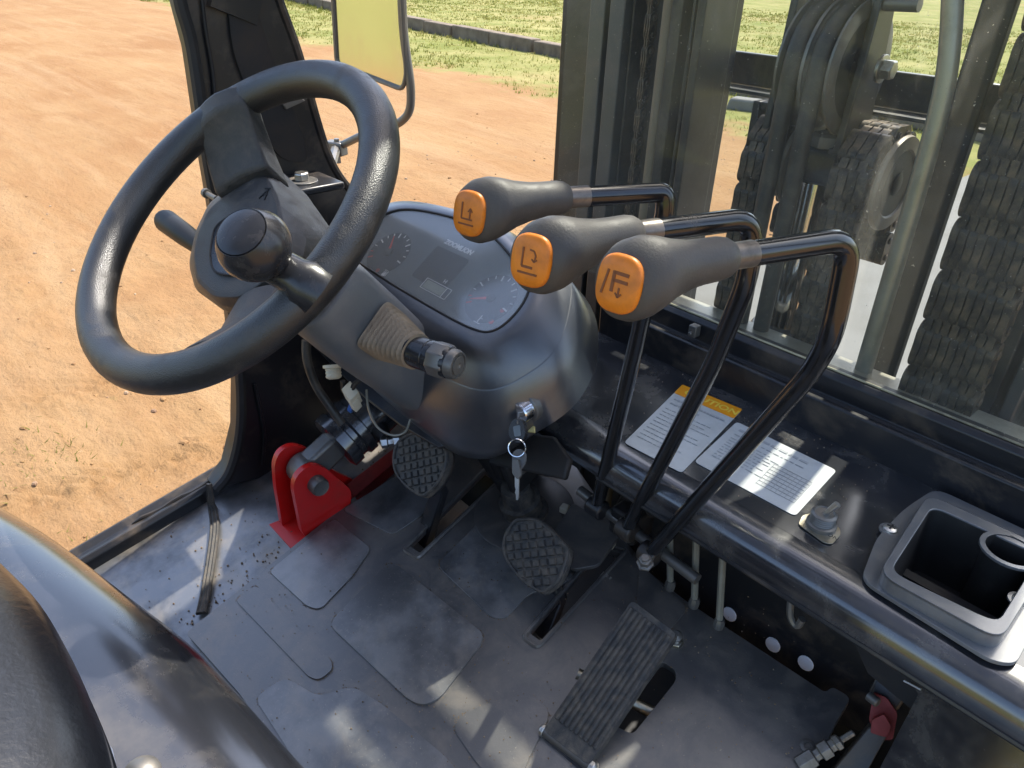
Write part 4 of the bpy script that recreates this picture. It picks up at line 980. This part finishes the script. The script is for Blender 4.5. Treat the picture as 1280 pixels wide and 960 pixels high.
MB().lathe(nut-Vec((0,0,.012)), (.1,-.3,1), [(.010,0),(.010,.003),(.0075,.004),(.0075,.010),(.005,.011),(.005,.014)], 6).build('nut_body', M['dsteel'], ln_, 30, .0006)
hkp = cr(ats([(775,640),(792,612),(815,600),(828,615),(815,640)], y=.61), 5)
hk_ = thing('lever_link', 'dark curved linkage arm behind the feet of the levers', 'linkage', hkp[0])
MB().tube(hkp, .009, 10).build('link_arm', M['dull'], hk_)
MB().obox(at(800,600,y=.60), (.012,0,0), (0,.004,0), (0,.004,.014)).build('link_plate', M['dsteel'], hk_, 30, .002)
MB().obox(at(790,650,y=.60), (.02,0,0), (0,.02,0), (0,0,.02)).build('link_block', M['dull'], hk_, 30, .004)
# thin spool rods
for i, (u0, v0, u1_, v1_, lab) in enumerate(((837,633,838,730,'left thin grey rod beside the foot of the nearest lever'),(871,655,868,752,'middle thin grey rod under the cowl edge'),(905,671,899,778,'right thin grey rod next to the perforated panel'))):
    a, b = at(u0, v0, y=.595), at(u1_, v1_, y=.60)
    r_ = thing('spool_rod', lab, 'rod', b, 'thin rods under the cowl')
    MB().tube([a, b], .0042, 8).build('rod_body', M['pipe'], r_)
    MB().lathe(b, (0,0,1), [(.006,-.008),(.007,.0),(.005,.006)], 8).build('rod_foot', M['dsteel'], r_)
uw = cr(ats([(990,735),(988,768),(996,782),(1003,774)], y=.585), 5)
uo = thing('wire_hook', 'dark bent wire hook hanging under the cowl edge', 'hook', uw[0])
MB().tube(uw, .0038, 8).build('hook_wire', M['dsteel'], uo)
brk = thing('linkage_cover', 'dark angled cover plate between the brake pedal and the lever feet', 'cover', fl([(750,660)], .02)[0])
MB().plate(rnd(fl([(690,668),(716,628),(778,664),(748,706),(715,712)], .035), .008), FN, .006).build('cover_plate', M['mat_'], brk, 30, .002)
for u, v in ((706,636),(763,679)):
    c = fl([(u, v)], .022)[0]; o = MB().obox(c, (.006,.002,0), (-.002,.006,0), (0,0,.005)).build('end_clip', M['cream'], brk, 30, .002)
c = fl([(745,728)], .004)[0]
for q in range(3): MB().bar(c+Vec((.006*q,.002*q,0)), c+Vec((.006*q+.002,.012,.012)), .002, .002).build('bright_clip', M['steel'], brk, 0)

# ------------------------------------------------------------------ tilt cylinder under the column (left)
tc_ = at(398,605,x=-.80)
ty = thing('tilt_cylinder', 'black hydraulic tilt cylinder in red lugs at the left side of the floor', 'hydraulic cylinder', (-.84, tc_.y, .04))
near = [(378,668),(367,612),(369,598),(380,586),(394,581),(409,586),(424,600),(440,613),(436,650),(400,684)]
far = [(357,680),(345,610),(343,580),(350,564),(366,556),(384,560),(400,574),(416,588),(450,604),(450,650),(380,690)]
MB().plate(rnd(ats(near, x=-.795), .012), (1,0,0), .010).build('red_lug', M['red'], ty, 30, .002)
MB().plate(fl([(432,606),(512,545),(534,556),(448,632)], .012), FN, .008).build('red_rail', M['dred'], ty, 30, .002)
MB().plate(rnd(ats(far, x=-.846), .012), (1,0,0), .010).build('red_lug', M['red'], ty, 30, .002)
bp_ = fl([(336,655),(364,686),(400,690),(440,650),(440,620),(400,630)], .002)
MB().plate(bp_, FN, .004).build('lug_base', M['red'], ty, 30, .001)
pn = at(397,606,x=-.79)
MB().lathe(pn+Vec((-.07,0,0)), (1,0,0), [(.0135,0),(.0135,.078),(.0120,.081),(.0105,.0805)], 24).build('clevis_pin', M['dsteel'], ty, 30)
ce = Vec((-.826, pn.y+.002, pn.z+.004)); cy1 = ce+Vec((0,.10,.048)); dcy = (cy1-ce).normalized()
MB().lathe(ce-Vec((.016,0,0)), (1,0,0), [(.018,0),(.0235,.002),(.0235,.030),(.018,.032)], 28).build('rod_eye', M['dsteel'], ty, 30)
MB().bar(ce, ce+dcy*.06, .030, .042).build('eye_shank', M['dsteel'], ty, 30, .006)
MB().lathe(ce+dcy*.052, dcy, [(.036,0),(.045,.004),(.045,.020),(.041,.022),(.041,.030),(.046,.033),(.046,.046),(.042,.048),(.042,.40)], 28).build('cylinder_barrel', M['paint'], ty, 30)
fp_ = ce+dcy*.115+Vec((.040,0,-.004))
MB().lathe(fp_-Vec((.01,0,0)), (1,-.1,-.1), [(.015,0),(.014,.012),(.010,.020),(.009,.03)], 16).build('port_boss', M['dull'], ty)
f2_ = fp_+Vec((.028,-.004,-.004))
MB().lathe(f2_, (.6,.8,.12), [(.006,-.012),(.009,-.011),(.009,-.002),(.007,-.001),(.007,.006),(.010,.007),(.010,.016),(.007,.017),(.007,.028),(.0095,.029),(.0095,.038)], 6).build('hose_fitting', M['steel'], ty, 30, .0006)
MB().tube(cr([f2_+Vec((.6,.8,.12))*.034, f2_+Vec((.04,.07,.01)), f2_+Vec((.07,.16,.01)), f2_+Vec((.08,.3,.0))], 5), .0105, 10).build('feed_hose', M['hose'], ty)
# hose, wiring and connector under the dash
hp = thing('drain_hose', 'thin black hose curving down to the tilt cylinder under the wheel rim', 'hose', at(425,525,d=1.06))
MB().tube(cr([at(383,425,d=1.02), at(384,450,d=1.03), at(394,480,d=1.045), at(410,505,d=1.055), at(428,530,d=1.06)], 6), .0062, 10).build('hose_wall', M['hose'], hp)
wc = at(440,494,d=1.0)
wcn = thing('wire_connector', 'cream plastic wire connector with blue wires hanging under the dash', 'connector', wc)
MB().obox(wc, px_*.010+Vec((0,0,-.004)), Vec((0,.007,.004)), Vec((.003,-.004,.010))).build('connector_shell', M['cream'], wcn, 30, .001)
MB().obox(wc+Vec((.006,.0,-.010)), px_*.006, Vec((0,.005,.003)), Vec((.001,-.003,.008))).build('connector_shell', M['cream'], wcn, 30, .001)
for k in range(3): MB().tube(cr([wc+Vec((-.004+.003*k,0,-.012)), wc+Vec((-.014+.003*k,.0,-.03)), wc+Vec((-.026+.002*k,.01,-.04))], 4), .0014, 6).build('wire', M['blue'], wcn)
for k in range(2): MB().tube(cr([wc+Vec((.004*k,0,.010)), wc+Vec((.006+.004*k,.004,.022)), wc+Vec((.02,.02,.032))], 4), .0022, 6).build('wire', M['dull'], wcn)
MB().obox(wc+Vec((-.020,0,.004)), (.004,0,0), (0,.003,0), (0,0,.009)).build('wire_plug', M['dull'], wcn, 30, .001)
lw = cr([at(458,487,d=.99), at(461,512,d=.985), at(472,534,d=.98), at(490,544,d=.98), at(506,540,d=.985), at(513,524,d=.99)], 5)
lwt = thing('loop_wire', 'thin grey wire looping under the instrument pod', 'wire', lw[0])
MB().tube(lw, .0016, 6).build('wire_strand', M['pipe'], lwt)
cg = thing('ribbed_cap', 'small pale ribbed plastic cap under the left side of the dash', 'cap', at(418,460,d=1.0))
cpt = at(416,456,d=1.0)
MB().lathe(cpt, (.35,-.2,-.7), [(.013,0),(.013,.004),(.010,.005)]+[(.0095 if k % 2 else .0105, .006+.0022*k) for k in range(6)]+[(.006,.019)], 16).build('cap_body', M['cream'], cg, 20)

# ------------------------------------------------------------------ cowl fittings
ZC = .3012
def cz(pts, z=ZC): return ats(pts, z=z)
def sticker(label, corners, group=None):
    q = cz(corners); t = thing('sticker', label, 'sticker', q[0], group)
    MB().plate(rnd(q, .006), (0,0,1), .0006).build('paper', M['sticker'], t, 0)
    return t, q
t1, q = sticker('caution sticker with an orange heading band lying on the black cowl', [(853,481),(928,512),(852,591),(780,553)])
def lerp2(q, a, b): return q[0].lerp(q[1], a).lerp(q[3].lerp(q[2], a), b)+Vec((0,0,.0006))
MB().plate(rnd([lerp2(q, 0, 0), lerp2(q, 1, 0), lerp2(q, 1, .16), lerp2(q, 0, .16)], .003)+[], (0,0,1), .0004).build('orange_band', M['stickor'], t1, 0)
text('heading', 'CAUTION', lerp2(q, .56, .085)+Vec((0,0,.0002)), q[1]-q[0], q[0]-q[3], .017, M['yel'], t1, .0001, .0004)
def lines(q, rows, t, seed, x0=.08, x1=.92):
    rg = random.Random(seed); m_ = MB()
    for b, h_, fill in rows:
        x = x0
        while x < x0+(x1-x0)*fill:
            l_ = rg.uniform(.02, .08); a_ = lerp2(q, x, b)+Vec((0,0,.0001)); b_ = lerp2(q, min(x+l_, x1), b)+Vec((0,0,.0001))
            m_.bar(a_, b_, h_, .0002); x += l_+.018
    o = m_.build('print_line', M['ink'], t, 0); o['kind'] = 'stuff'
lines(q, [(.24,.0032,.95),(.31,.0032,.55)]+[(.40+.052*k,.0014,f_) for k, f_ in enumerate((.9,.8,.95,.5,.85,.9,.7,.4,.8,.6))], t1, 3)
t2, q2_ = sticker('wide pale sticker with a printed table lying on the black cowl', [(921,527),(1046,588),(994,645),(868,577)])
lines(q2_, [(.13,.0042,.8),(.24,.0018,.75)]+[(.33+.055*k,.0013,f_) for k, f_ in enumerate((.5,.52,.48,.5,.4,.5,.45,.5,.3))], t2, 5)
tb = MB()
for k in range(8):
    a, b = lerp2(q2_, .56, .40+.062*k), lerp2(q2_, .92, .40+.062*k); tb.bar(a+Vec((0,0,.0001)), b+Vec((0,0,.0001)), .0007, .0002)
for k in range(9):
    a, b = lerp2(q2_, .56+.045*k, .40), lerp2(q2_, .56+.045*k, .834); tb.bar(a+Vec((0,0,.00015)), b+Vec((0,0,.00015)), .0007, .0002)
tb.build('printed_table', M['ink'], t2, 0)
# socket with its little label plate
skc = at(1026,657,z=.302)
sk = thing('toggle_switch', 'round threaded toggle switch on a small engraved plate on the cowl', 'switch', skc)
MB().plate(rnd(cz([(1003,644),(1016,641),(1050,660),(1051,668),(1040,680),(1030,678),(998,655)], .3022), .004), (0,0,1), .0012).build('label_plate', M['zinc'], sk, 30, .0003)
MB().lathe((skc.x,skc.y,.3022), (0,0,1), [(.0150,0),(.0150,.004),(.0125,.005)]+[(.0118 if k % 2 else .0126, .006+.0012*k) for k in range(9)]+[(.0100,.0172),(.0090,.0160),(.004,.0158)], 24).build('switch_collar', M['dsteel'], sk, 25)
MB().tube([Vec((skc.x,skc.y,.316)), Vec((skc.x+.008,skc.y+.004,.333))], [.0026,.0036], 10).build('toggle', M['steel'], sk)
text('plate_mark', 'ON', at(1041,671,z=.3023), (1,0,0), (0,1,0), .007, M['dull'], sk, .0001)
# tray
tyt = thing('storage_tray', 'square black plastic storage tray with a round cup ring set in the cowl', 'tray', at(1180,720,z=.3))
inn = rnd(ats([(1113,714),(1166,632),(1300,694),(1247,779)], z=.322), .014)
outr = rnd(ats([(1098,717),(1160,617),(1320,690),(1251,801)], z=.322), .018)
fl_o = rnd(ats([(1076,724),(1096,672),(1126,640),(1142,628),(1170,610),(1350,694),(1296,780),(1270,830),(1240,826)], z=.3065), .016)
MB().plate(fl_o, (0,0,1), .004, [[Vec((p.x,p.y,.3065)) for p in inn]]).build('tray_flange', M['tray'], tyt, 30, .0015)
MB().loft([[Vec((p.x, p.y, .3066)) for p in outr], outr, ], False, False).build('rim_wall', M['tray'], tyt, 30)
MB().plate(outr, (0,0,1), .003, [inn]).build('tray_rim', M['tray'], tyt, 30, .0012)
ic = sum(inn, Vec())/len(inn)
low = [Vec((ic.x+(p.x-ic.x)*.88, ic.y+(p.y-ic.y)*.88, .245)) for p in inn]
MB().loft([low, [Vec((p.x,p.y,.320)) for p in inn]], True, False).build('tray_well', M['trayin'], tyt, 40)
cc_ = at(1264,687,z=.323)
ring_o = circ(cc_, (0,0,1), .0265, 36); ring_i = circ(cc_, (0,0,1), .0215, 36)
MB().plate(ring_o, (0,0,1), .003, [ring_i]).build('cup_ring', M['tray'], tyt, 30, .0008)
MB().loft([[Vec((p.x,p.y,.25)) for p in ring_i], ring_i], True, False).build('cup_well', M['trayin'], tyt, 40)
for u, v in ((1113,662),(1276,750)):
    c = at(u, v, z=.3066)
    MB().plate(circ(c, (0,0,1), .0105, 20), (0,0,1), .002).build('screw_ear', M['tray'], tyt, 30)
    o = MB().lathe(c, (0,0,1), [(.0072,0),(.0068,.002),(.004,.0036),(.001,.0040)], 20).build('screw', M['steel'], tyt)
    MB().obox(c+Vec((0,0,.0038)), (.0042,0,0), (0,.0008,0), (0,0,.0006)).obox(c+Vec((0,0,.0039)), (.0008,0,0), (0,.0042,0), (0,0,.0006)).build('screw_slot', M['dull'], tyt, 0)

# ------------------------------------------------------------------ right tilt cylinder and fittings by the side panel
rl = thing('tilt_cylinder', 'dark red lug and cylinder by the right side panel at the bottom of the frame', 'hydraulic cylinder', fl([(1090,900)], .03)[0])
RP = (fl([(1090,920)], .03)[0], Vec((.2,-.8,.6)))
MB().plate(rnd(ats([(1092,866),(1108,872),(1122,892),(1116,925),(1098,925),(1086,900)], pl=RP), .003), RP[1], .008).build('red_lug', M['dred'], rl, 30, .002)
MB().plate(rnd(ats([(1090,900),(1105,893),(1114,908),(1108,922),(1088,916)], pl=RP, lift=.012), .002), RP[1], .008).build('red_lug', M['dred'], rl, 30, .002)
MB().plate(ats([(1088,905),(1112,915),(1060,1010),(1000,1010)], pl=RP, lift=.006), RP[1], .02).build('cylinder_side', M['satin'], rl, 30, .004)
MB().lathe(at(1090,873,pl=RP,lift=.01), (1,-.2,.1), [(.005,-.004),(.005,.006),(.004,.007)], 16).build('clevis_pin', M['dsteel'], rl)
MB().plate(ats([(1098,838),(1140,862),(1122,890),(1085,866)], pl=RP, lift=-.01), RP[1], .01).build('lug_plate', M['satin'], rl, 30, .003)
gc = fl([(1030,938)], .02)[0]
gf = thing('hose_fitting', 'plated threaded hose fitting lying at the right edge of the mat', 'fitting', gc)
MB().lathe(gc, Vec((.25,.5,.35)), [(.0095,-.03),(.0095,-.012),(.006,-.011),(.006,-.005),(.0095,-.004),(.0095,.006),(.0065,.007),(.0065,.012),(.008,.013),(.008,.018),(.0035,.020),(.0035,.034),(.002,.035)], 6).build('fitting_body', M['zinc2'], gf, 30, .0006)
gs = fl([(1010,934)], ML)[0]
gsc = thing('mat_screw', 'small dark round screw in the right end of the mat', 'screw', gs)
MB().lathe(gs, FN, [(.008,0),(.008,.002),(.006,.003),(.004,.003),(.0035,.0015),(.001,.0015)], 16).build('screw_head', M['dsteel'], gsc)
cl = thing('wire_clip', 'thin bright wire clip on the right side panel', 'clip', at(1140,856,pl=SP))
MB().tube(ats([(1130,851),(1138,855),(1151,862)], pl=SP, lift=.004), .0012, 6).build('clip_wire', M['steel'], cl)

# ------------------------------------------------------------------ engine hood and seat
hd = thing('engine_hood', 'scratched glossy black engine hood under the seat', 'hood', (-.5,-.15,0))
sil = [(-160,560),(-60,603),(0,634),(70,676),(165,748),(240,806),(300,868),(345,918),(388,966),(450,1040),(540,1150)]
ed = cr([at(u, v, z=.275) for u, v in sil], 4)
def hood_ring(p, i):
    a = ed[max(i-1, 0)]; b = ed[min(i+1, len(ed)-1)]; t_ = (b-a).normalized(); n = Vec((-t_.y, t_.x, 0))
    if n.y < 0: n = -n
    return [p+n*o_+Vec((0,0,z_-.275)) for o_, z_ in ((-.55,.325),(-.25,.318),(-.12,.314),(-.07,.310),(-.045,.306),(-.026,.300),(-.012,.291),(-.003,.280),(.001,.268),(.003,.25),(.005,.18),(.006,-.04))]
MB().loft([hood_ring(p, i) for i, p in enumerate(ed)], closed=False).build('hood_shell', M['hood'], hd, 60)
rl_ = ats([(-60,588),(0,634)], z=.275)
seat = thing('driver_seat', 'black grained vinyl driver seat cushion at the lower left corner', 'seat', (-.45,-.2,.32))
ssil = [(-200,540),(-90,618),(0,702),(48,752),(84,812),(112,872),(132,930),(142,990),(150,1060),(150,1200)]
es = cr([at(u, v, z=.42) for u, v in ssil], 4); rs_ = []
ctr = Vec((-.62,-.30,.42))
for i, p in enumerate(es):
    a = es[max(i-1, 0)]; b = es[min(i+1, len(es)-1)]; t_ = (b-a).normalized(); n = Vec((-t_.y, t_.x, 0))
    if n.dot(p-ctr) < 0: n = -n
    rs_.append([p+n*o_+Vec((0,0,z_-.42)) for o_, z_ in ((-.30,.470),(-.16,.472),(-.09,.468),(-.05,.458),(-.022,.444),(-.006,.430),(.0,.418),(.0,.405),(-.008,.394),(-.012,.388),(-.010,.38),(-.012,.33),(-.02,.32))])
MB().loft(rs_, closed=False).build('seat_cushion', M['vinyl'], seat, 60)
MB().tube([r_[8]+(r_[8]-r_[1]).normalized()*.004 for r_ in rs_], .005, 8).build('seat_piping', M['vinyl'], seat)
MB().obox((-.62,-.42,.36), (.22,0,0), (0,.16,0), (0,0,.035)).build('seat_base', M['dull'], seat, 30, .01)
slv = thing('seat_slider', 'small bright metal end of the seat slider at the bottom edge of the frame', 'slider', at(175,955,z=.33))
MB().lathe(at(178,968,z=.322), (.2,.1,1), [(.012,0),(.0115,.003),(.008,.006),(.002,.007)], 20).build('slider_knob', M['dsteel'], slv)
MB().plate(rnd(ats([(134,930),(140,934),(148,966),(140,966)], z=.34), .002), (0,0,1), .003).build('slider_tab', M['steel'], slv, 30)

# ------------------------------------------------------------------ sand, grit and crumbs carried in on boots
cb = MB()
rg = random.Random(11)
def crumb(p, n, r):
    a = n.orthogonal().normalized(); b = n.cross(a); k0_ = rg.random()*6
    cb.loft([[p+(a*math.cos(k0_+k*1.257)+b*math.sin(k0_+k*1.257))*r*q*rg.uniform(.7,1.2)+n*h*r for k in range(5)] for q, h in ((1,-.3),(.8,.6))])
edge = fl(mo, ML)
for i in range(170):     # along the mat's edge, on the floor plate
    k = rg.randrange(0, 3); f_ = rg.random(); p = edge[k].lerp(edge[k+1], f_)-FN*ML
    crumb(p+Vec((-abs(rg.gauss(0,.03))-.002, 0, 0))+FN*.001, FN, rg.uniform(.0005,.0018))
for i in range(420):     # strewn over the mat
    u, v = rg.uniform(250,1000), rg.uniform(650,960)
    p = fl([(u, v)], ML+.003)[0]; crumb(p, FN, rg.uniform(.0004,.0011))
for i in range(120):     # floor plate on the left
    u, v = rg.uniform(150,420), rg.uniform(600,790); crumb(fl([(u, v)], .001)[0], FN, rg.uniform(.0005,.0015))
for i in range(160):     # on the cowl
    crumb(Vec((rg.uniform(-.5,-.20), rg.uniform(.60,.785), .3004)), Vec((0,0,1)), rg.uniform(.0003,.0009))
for P_ in PADS:
    m_ = len(P_); c_ = sum(P_, Vec())/m_
    for i in range(110):
        k = rg.randrange(m_); p = P_[k].lerp(P_[(k+1) % m_], rg.random()); crumb(p+(p-c_).normalized()*abs(rg.gauss(.0006,.0016)), FN, rg.uniform(.0003,.0009))
tag(cb.build('dirt_crumbs', mat('dirt_crumb', (.30,.22,.14), .95, var=((.12,.08,.05), 40., .4, .6)), None, 0), kind='stuff')
